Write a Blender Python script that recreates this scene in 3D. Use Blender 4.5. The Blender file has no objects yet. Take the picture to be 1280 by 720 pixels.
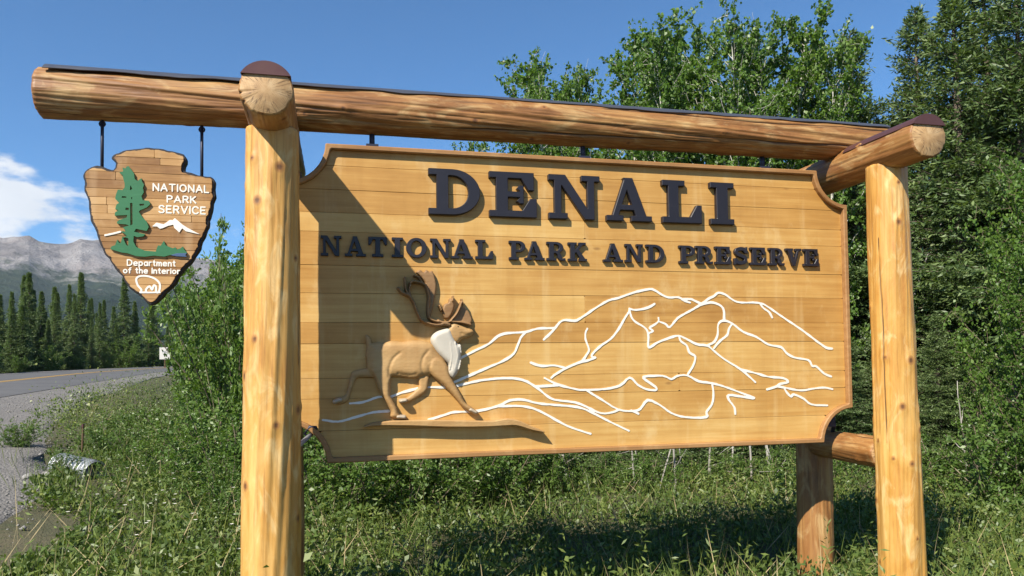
import bpy, math, random
import numpy as np
from mathutils import Matrix, Vector
from mathutils.geometry import tessellate_polygon

R = math.radians
scene = bpy.context.scene
C = scene.collection

# ------------------------------------------------------------------ camera
EYE = Vector((0.0, 0.0, 1.6))
PITCH, ROLL = R(2.008), 0.01368
cam_data = bpy.data.cameras.new('camera')
cam_data.sensor_width = 36.0
cam_data.lens = 924.0 / 1280.0 * 36.0
cam_data.shift_y = (429.46 - 360.0) / 1280.0
cam_data.clip_start = 0.05
cam_data.clip_end = 20000.0
camera = bpy.data.objects.new('camera', cam_data)
C.objects.link(camera)
_f = Vector((0, math.cos(PITCH), math.sin(PITCH)))
_u = Vector((0, -math.sin(PITCH), math.cos(PITCH)))
_r = Vector((1, 0, 0))
_r2 = _r * math.cos(ROLL) - _u * math.sin(ROLL)
_u2 = _u * math.cos(ROLL) + _r * math.sin(ROLL)
_m = Matrix((_r2, _u2, -_f)).transposed().to_4x4()
_m.translation = EYE
camera.matrix_world = _m
scene.camera = camera

# ------------------------------------------------------------------ sun and sky
YAW = R(13.4215)
U = Vector((math.cos(YAW), math.sin(YAW), 0))
N = Vector((math.sin(YAW), -math.cos(YAW), 0))
TO_SUN = (-1.09 * U + 1.0 * N + Vector((0, 0, 1.36))).normalized()
SUN_EL = math.asin(TO_SUN.z)
SUN_AZ = math.atan2(TO_SUN.x, TO_SUN.y)
sun_data = bpy.data.lights.new('sun', 'SUN')
sun_data.energy = 5.0
sun_data.angle = R(0.55)
sun_data.color = (1.0, 0.935, 0.82)
sun = bpy.data.objects.new('sun', sun_data)
sun.rotation_euler = TO_SUN.to_track_quat('Z', 'Y').to_euler()
C.objects.link(sun)

world = bpy.data.worlds.new('World')
scene.world = world
world.use_nodes = True
wt = world.node_tree
for n_ in list(wt.nodes):
    wt.nodes.remove(n_)
w_out = wt.nodes.new('ShaderNodeOutputWorld')
w_bg = wt.nodes.new('ShaderNodeBackground')
w_sky = wt.nodes.new('ShaderNodeTexSky')
w_sky.sky_type = 'NISHITA'
w_sky.sun_disc = False
w_sky.sun_elevation = SUN_EL
w_sky.sun_rotation = SUN_AZ
w_sky.altitude = 500
w_sky.air_density = 0.85
w_sky.dust_density = 0.0
w_sky.ozone_density = 10.0
w_bg.inputs['Strength'].default_value = 0.090
# cumulus bank low over the mountains, all the way round
tc = wt.nodes.new('ShaderNodeTexCoord')
mp = wt.nodes.new('ShaderNodeMapping')
mp.inputs['Scale'].default_value = (1.0, 1.0, 2.3)
mp.inputs['Location'].default_value = (0.62, 0.18, 0.0)
wt.links.new(tc.outputs['Generated'], mp.inputs['Vector'])
nz = wt.nodes.new('ShaderNodeTexNoise')
nz.inputs['Scale'].default_value = 4.6
nz.inputs['Detail'].default_value = 12.0
nz.inputs['Roughness'].default_value = 0.56
wt.links.new(mp.outputs['Vector'], nz.inputs['Vector'])
sep = wt.nodes.new('ShaderNodeSeparateXYZ')
wt.links.new(tc.outputs['Generated'], sep.inputs['Vector'])
band = wt.nodes.new('ShaderNodeMapRange')          # cloud cover thins upwards
band.inputs['From Min'].default_value = 0.13
band.inputs['From Max'].default_value = 0.275
band.inputs['To Min'].default_value = 0.090
band.inputs['To Max'].default_value = -0.16
wt.links.new(sep.outputs['Z'], band.inputs['Value'])
add = wt.nodes.new('ShaderNodeMath'); add.operation = 'ADD'
wt.links.new(nz.outputs['Fac'], add.inputs[0]); wt.links.new(band.outputs['Result'], add.inputs[1])
cov = wt.nodes.new('ShaderNodeMapRange')
cov.interpolation_type = 'SMOOTHSTEP'
cov.inputs['From Min'].default_value = 0.535
cov.inputs['From Max'].default_value = 0.615
cov.inputs['To Max'].default_value = 0.97
wt.links.new(add.outputs[0], cov.inputs['Value'])
nz2 = wt.nodes.new('ShaderNodeTexNoise'); nz2.inputs['Scale'].default_value = 7.0; nz2.inputs['Detail'].default_value = 5.0
wt.links.new(mp.outputs['Vector'], nz2.inputs['Vector'])
cr = wt.nodes.new('ShaderNodeMix'); cr.data_type = 'RGBA'
cr.inputs['A'].default_value = (4.0, 4.4, 5.0, 1); cr.inputs['B'].default_value = (7.6, 7.7, 7.8, 1)
wt.links.new(nz2.outputs['Fac'], cr.inputs['Factor'])
mixc = wt.nodes.new('ShaderNodeMix'); mixc.data_type = 'RGBA'
wt.links.new(cov.outputs['Result'], mixc.inputs['Factor'])
tintn = wt.nodes.new('ShaderNodeMix'); tintn.data_type = 'RGBA'; tintn.blend_type = 'MULTIPLY'; tintn.inputs['Factor'].default_value = 1.0
tintn.inputs['B'].default_value = (0.86, 1.13, 1.10, 1)           # the clear northern air: a touch more cyan
wt.links.new(w_sky.outputs['Color'], tintn.inputs['A'])
wt.links.new(tintn.outputs['Result'], mixc.inputs['A'])
wt.links.new(cr.outputs['Result'], mixc.inputs['B'])
wt.links.new(mixc.outputs['Result'], w_bg.inputs['Color'])
wt.links.new(w_bg.outputs[0], w_out.inputs['Surface'])

scene.view_settings.view_transform = 'Standard'
scene.view_settings.look = 'None'
scene.view_settings.gamma = 1.0
scene.view_settings.use_curve_mapping = False
scene.view_settings.exposure = 0.80
scene.cycles.max_bounces = 6
scene.cycles.transparent_max_bounces = 8
scene.cycles.use_denoising = True

# ------------------------------------------------------------------ traced drawings (metres on the sign face)
MOUNTAIN_LINES = [[(1.0, 0.588), (1.088, 0.632), (1.172, 0.672), (1.226, 0.716), (1.286, 0.735), (1.403, 0.742), (1.472, 0.762), (1.581, 0.766)], [(1.514, 0.695), (1.568, 0.744), (1.621, 0.803), (1.659, 0.816), (1.715, 0.811), (1.755, 0.828), (1.846, 0.886), (1.937, 0.938), (2.006, 0.955), (2.108, 0.99), (2.217, 1.014), (2.257, 1.004), (2.306, 0.976), (2.348, 0.961), (2.416, 0.963), (2.455, 0.942), (2.496, 0.929)], [(2.438, 0.951), (2.5, 0.952), (2.533, 0.939), (2.572, 0.924)], [(0.956, 0.443), (1.062, 0.487), (1.167, 0.531), (1.259, 0.568), (1.324, 0.611), (1.353, 0.669), (1.37, 0.708), (1.401, 0.742)], [(2.079, 0.888), (2.112, 0.88), (2.178, 0.888), (2.222, 0.903), (2.249, 0.919)], [(2.079, 0.888), (2.074, 0.867), (2.046, 0.827), (2.002, 0.758), (1.953, 0.701), (1.887, 0.658), (1.834, 0.613), (1.822, 0.588), (1.845, 0.582), (1.793, 0.564), (1.759, 0.559), (1.693, 0.535), (1.646, 0.515), (1.579, 0.477), (1.559, 0.46)], [(2.079, 0.887), (2.085, 0.854), (2.095, 0.827), (2.122, 0.801), (2.175, 0.771), (2.202, 0.732), (2.2, 0.656), (2.213, 0.644), (2.271, 0.677), (2.355, 0.705), (2.41, 0.716), (2.458, 0.699), (2.532, 0.663), (2.61, 0.652), (2.65, 0.623), (2.728, 0.564), (2.848, 0.494), (2.949, 0.411)], [(2.202, 0.732), (2.234, 0.747), (2.212, 0.766), (2.246, 0.787), (2.274, 0.808), (2.275, 0.83)], [(2.274, 0.808), (2.322, 0.792), (2.351, 0.772), (2.406, 0.828), (2.462, 0.86), (2.521, 0.89), (2.567, 0.916), (2.624, 0.954), (2.668, 0.974), (2.697, 0.995), (2.745, 0.985), (2.802, 0.949), (2.854, 0.934), (2.993, 0.931), (3.058, 0.905), (3.161, 0.84), (3.294, 0.76), (3.413, 0.68), (3.488, 0.633), (3.534, 0.626)], [(3.0, 0.927), (3.022, 0.898), (3.063, 0.872), (3.086, 0.835)], [(2.567, 0.916), (2.638, 0.932), (2.702, 0.917), (2.734, 0.883), (2.735, 0.814)], [(2.61, 0.652), (2.66, 0.675), (2.687, 0.727), (2.691, 0.787), (2.728, 0.814), (2.792, 0.795), (2.871, 0.74), (2.964, 0.708), (3.051, 0.657), (3.146, 0.639), (3.184, 0.601), (3.243, 0.569), (3.348, 0.551), (3.377, 0.511), (3.408, 0.508), (3.467, 0.459), (3.521, 0.438)], [(2.792, 0.792), (2.768, 0.761), (2.754, 0.72), (2.703, 0.683), (2.659, 0.636)], [(2.848, 0.494), (2.943, 0.472), (3.045, 0.445), (3.156, 0.434), (3.193, 0.407), (3.133, 0.396), (3.108, 0.38), (3.036, 0.361)], [(3.12, 0.379), (3.281, 0.35), (3.372, 0.359), (3.464, 0.365), (3.528, 0.353)], [(3.162, 0.368), (3.183, 0.336), (3.212, 0.31), (3.235, 0.324), (3.309, 0.292), (3.362, 0.255), (3.484, 0.245)], [(2.416, 0.704), (2.426, 0.68), (2.465, 0.654), (2.484, 0.608), (2.525, 0.582), (2.51, 0.526), (2.471, 0.471)], [(1.431, 0.555), (1.498, 0.534), (1.579, 0.537), (1.647, 0.52)], [(1.517, 0.46), (1.598, 0.42), (1.714, 0.389), (1.768, 0.383), (1.907, 0.386), (2.006, 0.406), (2.071, 0.454), (2.121, 0.411), (2.178, 0.38), (2.243, 0.372), (2.25, 0.388), (2.2, 0.423), (2.165, 0.458), (2.296, 0.462), (2.354, 0.44), (2.398, 0.46), (2.465, 0.462), (2.545, 0.423), (2.639, 0.409), (2.752, 0.376), (2.938, 0.307), (2.852, 0.318), (2.757, 0.33), (2.756, 0.298), (2.792, 0.252), (2.799, 0.206)], [(2.639, 0.409), (2.647, 0.339), (2.635, 0.275), (2.595, 0.225), (2.591, 0.192), (2.451, 0.195), (2.349, 0.225), (2.277, 0.274), (2.191, 0.311), (2.139, 0.257), (2.088, 0.245), (1.99, 0.257), (1.878, 0.323), (1.789, 0.377)], [(2.078, 0.248), (2.124, 0.227)], [(1.998, 0.256), (1.947, 0.239), (1.876, 0.237), (1.794, 0.272), (1.712, 0.307), (1.576, 0.327), (1.522, 0.357), (1.456, 0.409), (1.377, 0.451), (1.271, 0.464), (1.114, 0.452), (0.984, 0.425), (0.915, 0.416), (0.808, 0.418), (0.744, 0.412), (0.649, 0.389), (0.586, 0.368), (0.513, 0.366), (0.431, 0.34), (0.354, 0.333)], [(1.456, 0.41), (1.598, 0.415)], [(2.058, 0.122), (1.932, 0.183), (1.766, 0.266), (1.643, 0.289), (1.481, 0.306), (1.375, 0.332), (1.295, 0.329), (1.229, 0.299), (1.098, 0.271), (0.958, 0.268), (0.903, 0.254), (0.806, 0.227)], [(1.805, 0.112), (1.655, 0.165), (1.48, 0.261), (1.374, 0.292), (1.229, 0.296)], [(0.203, 0.243), (0.288, 0.231), (0.369, 0.25), (0.482, 0.278), (0.574, 0.284)], [(1.796, 0.762), (1.784, 0.737), (1.784, 0.692), (1.806, 0.633), (1.79, 0.601), (1.763, 0.564)]]
BIG_LETTERS = [('D', 0.814, 1.124, 1.437, 1.712), ('E', 1.18, 1.476, 1.437, 1.712), ('N', 1.552, 1.884, 1.437, 1.712), ('A', 1.927, 2.231, 1.437, 1.712), ('L', 2.305, 2.579, 1.437, 1.712), ('I', 2.641, 2.81, 1.437, 1.712)]
SMALL_LETTERS = [('N', 0.196, 0.312, 1.179, 1.295), ('A', 0.33, 0.449, 1.179, 1.295), ('T', 0.464, 0.57, 1.179, 1.295), ('I', 0.598, 0.663, 1.179, 1.295), ('O', 0.681, 0.802, 1.179, 1.295), ('N', 0.822, 0.945, 1.179, 1.295), ('A', 0.948, 1.076, 1.179, 1.295), ('L', 1.093, 1.201, 1.179, 1.295), ('P', 1.3, 1.402, 1.179, 1.295), ('A', 1.397, 1.523, 1.179, 1.295), ('R', 1.537, 1.656, 1.179, 1.295), ('K', 1.674, 1.796, 1.179, 1.295), ('A', 1.903, 2.034, 1.179, 1.295), ('N', 2.049, 2.169, 1.179, 1.295), ('D', 2.19, 2.316, 1.179, 1.295), ('P', 2.418, 2.53, 1.179, 1.295), ('R', 2.533, 2.655, 1.179, 1.295), ('E', 2.671, 2.783, 1.179, 1.295), ('S', 2.806, 2.908, 1.179, 1.295), ('E', 2.925, 3.04, 1.179, 1.295), ('R', 3.062, 3.177, 1.179, 1.295), ('V', 3.188, 3.306, 1.179, 1.295), ('E', 3.322, 3.436, 1.179, 1.295)]
CARIBOU = {'torso': [(0.479, 0.677), (0.52, 0.681), (0.561, 0.683), (0.593, 0.691), (0.653, 0.685), (0.717, 0.693), (0.778, 0.689), (0.829, 0.67), (0.862, 0.623), (0.903, 0.571), (0.912, 0.538), (0.931, 0.477), (0.898, 0.482), (0.846, 0.492), (0.804, 0.491), (0.762, 0.483), (0.72, 0.473), (0.646, 0.482), (0.582, 0.487), (0.519, 0.484), (0.469, 0.507), (0.451, 0.553), (0.45, 0.608), (0.461, 0.659)], 'tail': [(0.446, 0.726), (0.466, 0.716), (0.477, 0.686), (0.475, 0.654), (0.456, 0.617), (0.443, 0.595), (0.45, 0.654), (0.446, 0.691)], 'hind_far': [(0.465, 0.539), (0.38, 0.52), (0.359, 0.492), (0.339, 0.405), (0.319, 0.375), (0.277, 0.37), (0.266, 0.345), (0.293, 0.329), (0.338, 0.343), (0.354, 0.374), (0.39, 0.472), (0.451, 0.48), (0.522, 0.481), (0.569, 0.492), (0.524, 0.557)], 'hind_near': [(0.474, 0.525), (0.491, 0.479), (0.516, 0.412), (0.542, 0.359), (0.567, 0.317), (0.584, 0.28), (0.582, 0.253), (0.612, 0.24), (0.681, 0.234), (0.67, 0.252), (0.634, 0.263), (0.619, 0.305), (0.593, 0.353), (0.581, 0.38), (0.582, 0.441), (0.587, 0.496), (0.546, 0.557)], 'fore_far': [(0.746, 0.503), (0.75, 0.429), (0.729, 0.402), (0.687, 0.367), (0.64, 0.341), (0.65, 0.331), (0.686, 0.33), (0.76, 0.37), (0.792, 0.396), (0.803, 0.433), (0.809, 0.502)], 'fore_near': [(0.786, 0.554), (0.825, 0.485), (0.888, 0.431), (0.951, 0.361), (0.999, 0.302), (1.037, 0.271), (1.08, 0.255), (1.098, 0.264), (1.05, 0.303), (1.017, 0.327), (0.984, 0.392), (0.936, 0.477), (0.911, 0.553), (0.847, 0.6)], 'head': [(0.919, 0.75), (0.934, 0.783), (0.958, 0.8), (0.987, 0.788), (1.034, 0.766), (1.065, 0.757), (1.075, 0.736), (1.053, 0.714), (1.005, 0.7), (0.976, 0.674), (0.938, 0.698)], 'mane': [(0.82, 0.703), (0.839, 0.733), (0.88, 0.755), (0.931, 0.762), (0.95, 0.722), (0.974, 0.674), (0.994, 0.665), (0.998, 0.622), (0.995, 0.566), (0.98, 0.509), (0.952, 0.47), (0.931, 0.478), (0.915, 0.506), (0.922, 0.548), (0.9, 0.574), (0.858, 0.617), (0.827, 0.666)], 'palm_back': [(0.817, 0.83), (0.808, 0.881), (0.813, 0.947), (0.802, 1.008), (0.781, 1.045), (0.753, 1.078), (0.737, 1.092), (0.758, 1.109), (0.782, 1.095), (0.796, 1.109), (0.815, 1.098), (0.833, 1.103), (0.847, 1.07), (0.856, 1.014), (0.848, 0.952), (0.834, 0.882)], 'palm_brow': [(0.901, 0.825), (0.89, 0.872), (0.902, 0.906), (0.924, 0.915), (0.933, 0.941), (0.95, 0.932), (0.961, 0.896), (0.949, 0.854), (0.925, 0.821)], 'palm_front': [(0.934, 0.802), (0.968, 0.844), (1.0, 0.911), (1.012, 0.902), (1.031, 0.878), (1.045, 0.869), (1.059, 0.842), (1.068, 0.812), (1.051, 0.783), (0.996, 0.792)], 'ledge': [(0.428, 0.198), (0.479, 0.221), (0.561, 0.23), (0.695, 0.231), (0.907, 0.225), (1.124, 0.214), (1.211, 0.216), (1.266, 0.224), (1.333, 0.213), (1.4, 0.182), (1.489, 0.145), (1.489, 0.133), (1.411, 0.15), (1.322, 0.179), (1.232, 0.18), (1.123, 0.177), (0.907, 0.183), (0.694, 0.197), (0.551, 0.203), (0.49, 0.203)]}
ANTLERS = [([(0.906, 0.788), (0.84, 0.783), (0.779, 0.803), (0.756, 0.826), (0.733, 0.881), (0.718, 0.92), (0.695, 0.951), (0.655, 0.97), (0.632, 0.997)], 0.0105), ([(0.692, 0.955), (0.674, 0.997), (0.671, 1.058)], 0.0087), ([(0.706, 0.937), (0.695, 0.988), (0.702, 1.016)], 0.0078), ([(0.92, 0.797), (0.873, 0.799), (0.826, 0.811), (0.807, 0.834), (0.803, 0.881), (0.808, 0.944), (0.799, 0.991), (0.789, 1.014), (0.758, 1.03), (0.719, 1.037), (0.702, 1.026)], 0.01), ([(0.772, 1.027), (0.753, 1.059), (0.725, 1.073)], 0.0073), ([(0.932, 0.803), (0.968, 0.844), (0.988, 0.882), (1.001, 0.916)], 0.0091), ([(0.934, 0.803), (1.0, 0.797), (1.054, 0.783)], 0.0087), ([(0.929, 0.783), (0.896, 0.792), (0.863, 0.806)], 0.0128), ([(1.012, 0.906), (1.003, 0.935)], 0.0059), ([(0.883, 0.868), (0.871, 0.896)], 0.0064), ([(0.95, 0.925), (0.953, 0.953)], 0.0059)]
SHIELD = [(-1.025, 1.594), (-1.012, 1.616), (-0.973, 1.637), (-0.944, 1.635), (-0.895, 1.616), (-0.875, 1.631), (-0.875, 1.656), (-0.892, 1.681), (-0.882, 1.704), (-0.836, 1.724), (-0.776, 1.74), (-0.724, 1.752), (-0.656, 1.748), (-0.588, 1.734), (-0.541, 1.722), (-0.525, 1.708), (-0.521, 1.686), (-0.53, 1.661), (-0.526, 1.63), (-0.464, 1.612), (-0.409, 1.602), (-0.392, 1.606), (-0.378, 1.584), (-0.376, 1.556), (-0.381, 1.494), (-0.392, 1.421), (-0.409, 1.353), (-0.419, 1.304), (-0.446, 1.241), (-0.466, 1.182), (-0.501, 1.131), (-0.539, 1.077), (-0.577, 1.022), (-0.625, 0.961), (-0.687, 0.898), (-0.736, 0.928), (-0.785, 0.966), (-0.815, 1.005), (-0.845, 1.052), (-0.869, 1.091), (-0.9, 1.136), (-0.929, 1.182), (-0.948, 1.227), (-0.962, 1.279), (-0.984, 1.334), (-0.999, 1.377), (-1.005, 1.442), (-1.019, 1.506), (-1.025, 1.562)]
TREE_EMBLEM = [(-0.806, 1.641), (-0.796, 1.627), (-0.779, 1.602), (-0.776, 1.573), (-0.762, 1.561), (-0.742, 1.579), (-0.739, 1.56), (-0.729, 1.543), (-0.735, 1.524), (-0.73, 1.502), (-0.742, 1.48), (-0.735, 1.458), (-0.705, 1.456), (-0.697, 1.438), (-0.715, 1.419), (-0.748, 1.403), (-0.755, 1.395), (-0.735, 1.363), (-0.715, 1.342), (-0.705, 1.313), (-0.715, 1.291), (-0.741, 1.296), (-0.768, 1.302), (-0.775, 1.289), (-0.78, 1.286), (-0.755, 1.28), (-0.722, 1.274), (-0.731, 1.262), (-0.761, 1.256), (-0.779, 1.263), (-0.781, 1.232), (-0.767, 1.203), (-0.724, 1.184), (-0.669, 1.18), (-0.663, 1.202), (-0.657, 1.215), (-0.645, 1.212), (-0.629, 1.24), (-0.62, 1.216), (-0.601, 1.207), (-0.583, 1.2), (-0.57, 1.207), (-0.564, 1.194), (-0.545, 1.201), (-0.533, 1.212), (-0.526, 1.195), (-0.511, 1.178), (-0.52, 1.17), (-0.601, 1.162), (-0.626, 1.154), (-0.681, 1.158), (-0.724, 1.151), (-0.767, 1.153), (-0.809, 1.168), (-0.837, 1.171), (-0.894, 1.188), (-0.888, 1.203), (-0.87, 1.21), (-0.859, 1.243), (-0.853, 1.224), (-0.843, 1.221), (-0.834, 1.261), (-0.827, 1.238), (-0.817, 1.215), (-0.806, 1.205), (-0.805, 1.248), (-0.819, 1.253), (-0.843, 1.249), (-0.813, 1.261), (-0.822, 1.272), (-0.843, 1.284), (-0.816, 1.29), (-0.834, 1.276), (-0.821, 1.295), (-0.834, 1.305), (-0.818, 1.313), (-0.801, 1.317), (-0.818, 1.324), (-0.861, 1.326), (-0.862, 1.337), (-0.848, 1.348), (-0.815, 1.36), (-0.811, 1.375), (-0.874, 1.369), (-0.871, 1.387), (-0.854, 1.399), (-0.871, 1.405), (-0.864, 1.431), (-0.851, 1.439), (-0.871, 1.46), (-0.868, 1.482), (-0.858, 1.511), (-0.835, 1.509), (-0.825, 1.524), (-0.825, 1.546), (-0.832, 1.571), (-0.835, 1.589), (-0.852, 1.603), (-0.832, 1.611), (-0.836, 1.633), (-0.822, 1.626), (-0.816, 1.637)]
TREE_HOLES = [[(-0.798, 1.441), (-0.786, 1.441), (-0.785, 1.325), (-0.796, 1.317)], [(-0.797, 1.539), (-0.787, 1.518), (-0.799, 1.508)], [(-0.838, 1.476), (-0.815, 1.475), (-0.816, 1.468), (-0.84, 1.467)], [(-0.752, 1.437), (-0.727, 1.439), (-0.73, 1.429), (-0.75, 1.427)], [(-0.82, 1.415), (-0.803, 1.413), (-0.805, 1.401), (-0.821, 1.402)], [(-0.794, 1.472), (-0.786, 1.471), (-0.79, 1.457)]]
WHITE_PEAK = [(-0.691, 1.317), (-0.668, 1.34), (-0.648, 1.335), (-0.631, 1.332), (-0.6, 1.357), (-0.587, 1.355), (-0.575, 1.368), (-0.558, 1.352), (-0.536, 1.333), (-0.512, 1.317), (-0.478, 1.298), (-0.443, 1.28), (-0.464, 1.285), (-0.519, 1.296), (-0.538, 1.312), (-0.553, 1.288), (-0.563, 1.299), (-0.577, 1.311), (-0.583, 1.331), (-0.611, 1.323), (-0.638, 1.309), (-0.651, 1.306), (-0.664, 1.318)]
WHITE_STROKES = [([(-0.921, 1.263), (-0.882, 1.273), (-0.847, 1.284)], 0.007)]
BISON = ([(-0.748, 0.959), (-0.742, 0.973), (-0.76, 0.996), (-0.768, 1.029), (-0.754, 1.045), (-0.718, 1.048), (-0.678, 1.035), (-0.653, 1.011), (-0.65, 0.984), (-0.656, 0.961), (-0.668, 0.962), (-0.67, 0.991), (-0.681, 0.997), (-0.689, 0.974), (-0.702, 0.992), (-0.719, 0.975), (-0.72, 0.96), (-0.748, 0.959)], 0.0065)
BISON_BASE = ([(-0.749, 0.959), (-0.711, 0.958), (-0.65, 0.96)], 0.006)
RIVER = [(-0.598, 1.162), (-0.564, 1.173), (-0.511, 1.176), (-0.52, 1.163), (-0.51, 1.154), (-0.564, 1.156)]
SHIELD_TEXT = [('NATIONAL', -0.685, -0.402, 1.516, 1.553), ('PARK', -0.614, -0.468, 1.455, 1.49), ('SERVICE', -0.655, -0.419, 1.396, 1.434), ('Department', -0.812, -0.575, 1.104, 1.134), ('of the Interior', -0.831, -0.552, 1.063, 1.091)]

# ------------------------------------------------------------------ helpers
ORD = ['first', 'second', 'third', 'fourth', 'fifth', 'sixth', 'seventh', 'eighth', 'ninth', 'tenth', 'eleventh', 'twelfth',
       'thirteenth', 'fourteenth', 'fifteenth', 'sixteenth', 'seventeenth', 'eighteenth', 'nineteenth', 'twentieth']

def ordinal(i):
    if i < 20:
        return ORD[i]
    t = ['twenty', 'thirty', 'forty', 'fifty', 'sixty'][(i + 1) // 10 - 2]
    u = (i + 1) % 10
    return (t[:-1] + 'ieth') if u == 0 else t + '-' + ORD[u - 1]

def tag(o, label=None, cat=None, group=None, kind=None):
    if label: o['label'] = label
    if cat: o['category'] = cat
    if group: o['group'] = group
    if kind: o['kind'] = kind
    return o

def empty(name, loc=(0, 0, 0), rz=0.0):
    o = bpy.data.objects.new(name, None)
    o.empty_display_size = 0.1
    C.objects.link(o)
    o.location = loc
    o.rotation_euler = (0, 0, rz)
    return o

def link(name, me, parent=None, loc=(0, 0, 0)):
    o = bpy.data.objects.new(name, me)
    C.objects.link(o)
    o.location = loc
    if parent is not None:
        o.parent = parent
    return o

def new_mesh(name, verts, faces, mats, smooth=False, mat_idx=None):
    me = bpy.data.meshes.new(name)
    if isinstance(faces, np.ndarray):
        fast_mesh(me, np.asarray(verts, np.float32), faces)
    else:
        me.from_pydata([tuple(v) for v in verts], [], [tuple(f) for f in faces])
    for m in (mats if isinstance(mats, (list, tuple)) else [mats]):
        me.materials.append(m)
    if mat_idx is not None:
        me.polygons.foreach_set('material_index', np.asarray(mat_idx, np.int32))
    if smooth:
        me.polygons.foreach_set('use_smooth', np.ones(len(me.polygons), bool))
    me.update()
    return me

def fast_mesh(me, V, F):
    n, k = F.shape
    me.vertices.add(len(V)); me.vertices.foreach_set('co', V.ravel())
    me.loops.add(n * k); me.loops.foreach_set('vertex_index', F.astype(np.int32).ravel())
    me.polygons.add(n)
    me.polygons.foreach_set('loop_start', np.arange(0, n * k, k, dtype=np.int32))
    me.polygons.foreach_set('loop_total', np.full(n, k, np.int32))
    me.update(calc_edges=True)

def add_attr(me, name, vals):
    a = me.attributes.new(name, 'FLOAT', 'POINT')
    a.data.foreach_set('value', np.asarray(vals, np.float32))

class Geo:
    """collects boxes and tubes into one mesh"""
    def __init__(s): s.v = []; s.f = []
    def box(s, x0, x1, y0, y1, z0, z1):
        b = len(s.v)
        s.v += [(x, y, z) for x in (x0, x1) for y in (y0, y1) for z in (z0, z1)]
        s.f += [[b + i for i in q] for q in ((0, 1, 3, 2), (4, 6, 7, 5), (0, 4, 5, 1), (2, 3, 7, 6), (0, 2, 6, 4), (1, 5, 7, 3))]
        return s
    def tube(s, pts, rad, n=8, cap=True):
        P = [Vector(p) for p in pts]
        rad = rad if isinstance(rad, (list, tuple)) else [rad] * len(P)
        b = len(s.v)
        up = Vector((0.31, 0.17, 0.93))
        for i, p in enumerate(P):
            t = (P[min(i + 1, len(P) - 1)] - P[max(i - 1, 0)]).normalized()
            a = t.cross(up)
            if a.length < 1e-3: a = t.cross(Vector((1, 0, 0)))
            a.normalize(); c = t.cross(a)
            for k in range(n):
                an = 2 * math.pi * k / n
                s.v.append(tuple(p + a * (rad[i] * math.cos(an)) + c * (rad[i] * math.sin(an))))
        for i in range(len(P) - 1):
            for k in range(n):
                k2 = (k + 1) % n
                s.f.append([b + i * n + k, b + i * n + k2, b + (i + 1) * n + k2, b + (i + 1) * n + k])
        if cap:
            s.f.append([b + k for k in range(n)][::-1])
            s.f.append([b + (len(P) - 1) * n + k for k in range(n)])
        return s
    def build(s, name, mat, parent=None, smooth=False):
        return link(name, new_mesh(name, s.v, s.f, mat, smooth), parent)

# ---- signed distance drawing -> outlines -> solid pieces
def sd_poly(P, X, Y):
    P = np.asarray(P, float)
    d = np.full(X.shape, 1e9); ins = np.zeros(X.shape, bool)
    for i in range(len(P)):
        a, b = P[i], P[(i + 1) % len(P)]
        e = b - a
        wx, wy = X - a[0], Y - a[1]
        t = np.clip((wx * e[0] + wy * e[1]) / max(e @ e, 1e-12), 0, 1)
        d = np.minimum(d, (wx - e[0] * t) ** 2 + (wy - e[1] * t) ** 2)
        c = (a[1] > Y) != (b[1] > Y)
        if abs(e[1]) > 1e-12:
            ins ^= c & (X < a[0] + (Y - a[1]) * e[0] / e[1])
    d = np.sqrt(d)
    return np.where(ins, -d, d)

def sd_line(P, w, X, Y, taper=None):
    P = np.asarray(P, float)
    d = np.full(X.shape, 1e9)
    for i in range(len(P) - 1):
        a, b = P[i], P[i + 1]
        e = b - a
        wx, wy = X - a[0], Y - a[1]
        t = np.clip((wx * e[0] + wy * e[1]) / max(e @ e, 1e-12), 0, 1)
        d = np.minimum(d, (wx - e[0] * t) ** 2 + (wy - e[1] * t) ** 2)
    return np.sqrt(d) - w

def sd_box(x0, y0, x1, y1, X, Y):
    dx = np.maximum(x0 - X, X - x1); dy = np.maximum(y0 - Y, Y - y1)
    return np.where((dx > 0) & (dy > 0), np.sqrt(np.maximum(dx, 0) ** 2 + np.maximum(dy, 0) ** 2), np.maximum(dx, dy))

def sd_ell(cx, cy, rx, ry, X, Y):
    return (np.sqrt(((X - cx) / rx) ** 2 + ((Y - cy) / ry) ** 2) - 1) * min(rx, ry)

def smooth_line(P, n=4):
    P = np.asarray(P, float)
    if len(P) < 3: return P
    Q = np.vstack([2 * P[0] - P[1], P, 2 * P[-1] - P[-2]])
    out = []
    for i in range(1, len(Q) - 2):
        p0, p1, p2, p3 = Q[i - 1], Q[i], Q[i + 1], Q[i + 2]
        for t in np.arange(n) / n:
            out.append(0.5 * (2 * p1 + (p2 - p0) * t + (2 * p0 - 5 * p1 + 4 * p2 - p3) * t * t + (3 * p1 - p0 - 3 * p2 + p3) * t ** 3))
    out.append(P[-1])
    return np.array(out)

def smooth_loop(P, n=4):
    P = np.asarray(P, float)
    m = len(P); out = []
    for i in range(m):
        p0, p1, p2, p3 = P[i - 1], P[i], P[(i + 1) % m], P[(i + 2) % m]
        for t in np.arange(n) / n:
            out.append(0.5 * (2 * p1 + (p2 - p0) * t + (2 * p0 - 5 * p1 + 4 * p2 - p3) * t * t + (3 * p1 - p0 - 3 * p2 + p3) * t ** 3))
    return np.array(out)

def grid(x0, x1, y0, y1, h):
    xs = np.arange(x0 - 2 * h, x1 + 3 * h, h); ys = np.arange(y0 - 2 * h, y1 + 3 * h, h)
    X, Y = np.meshgrid(xs, ys)          # [row y, col x]
    return X, Y, xs, ys

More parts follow.
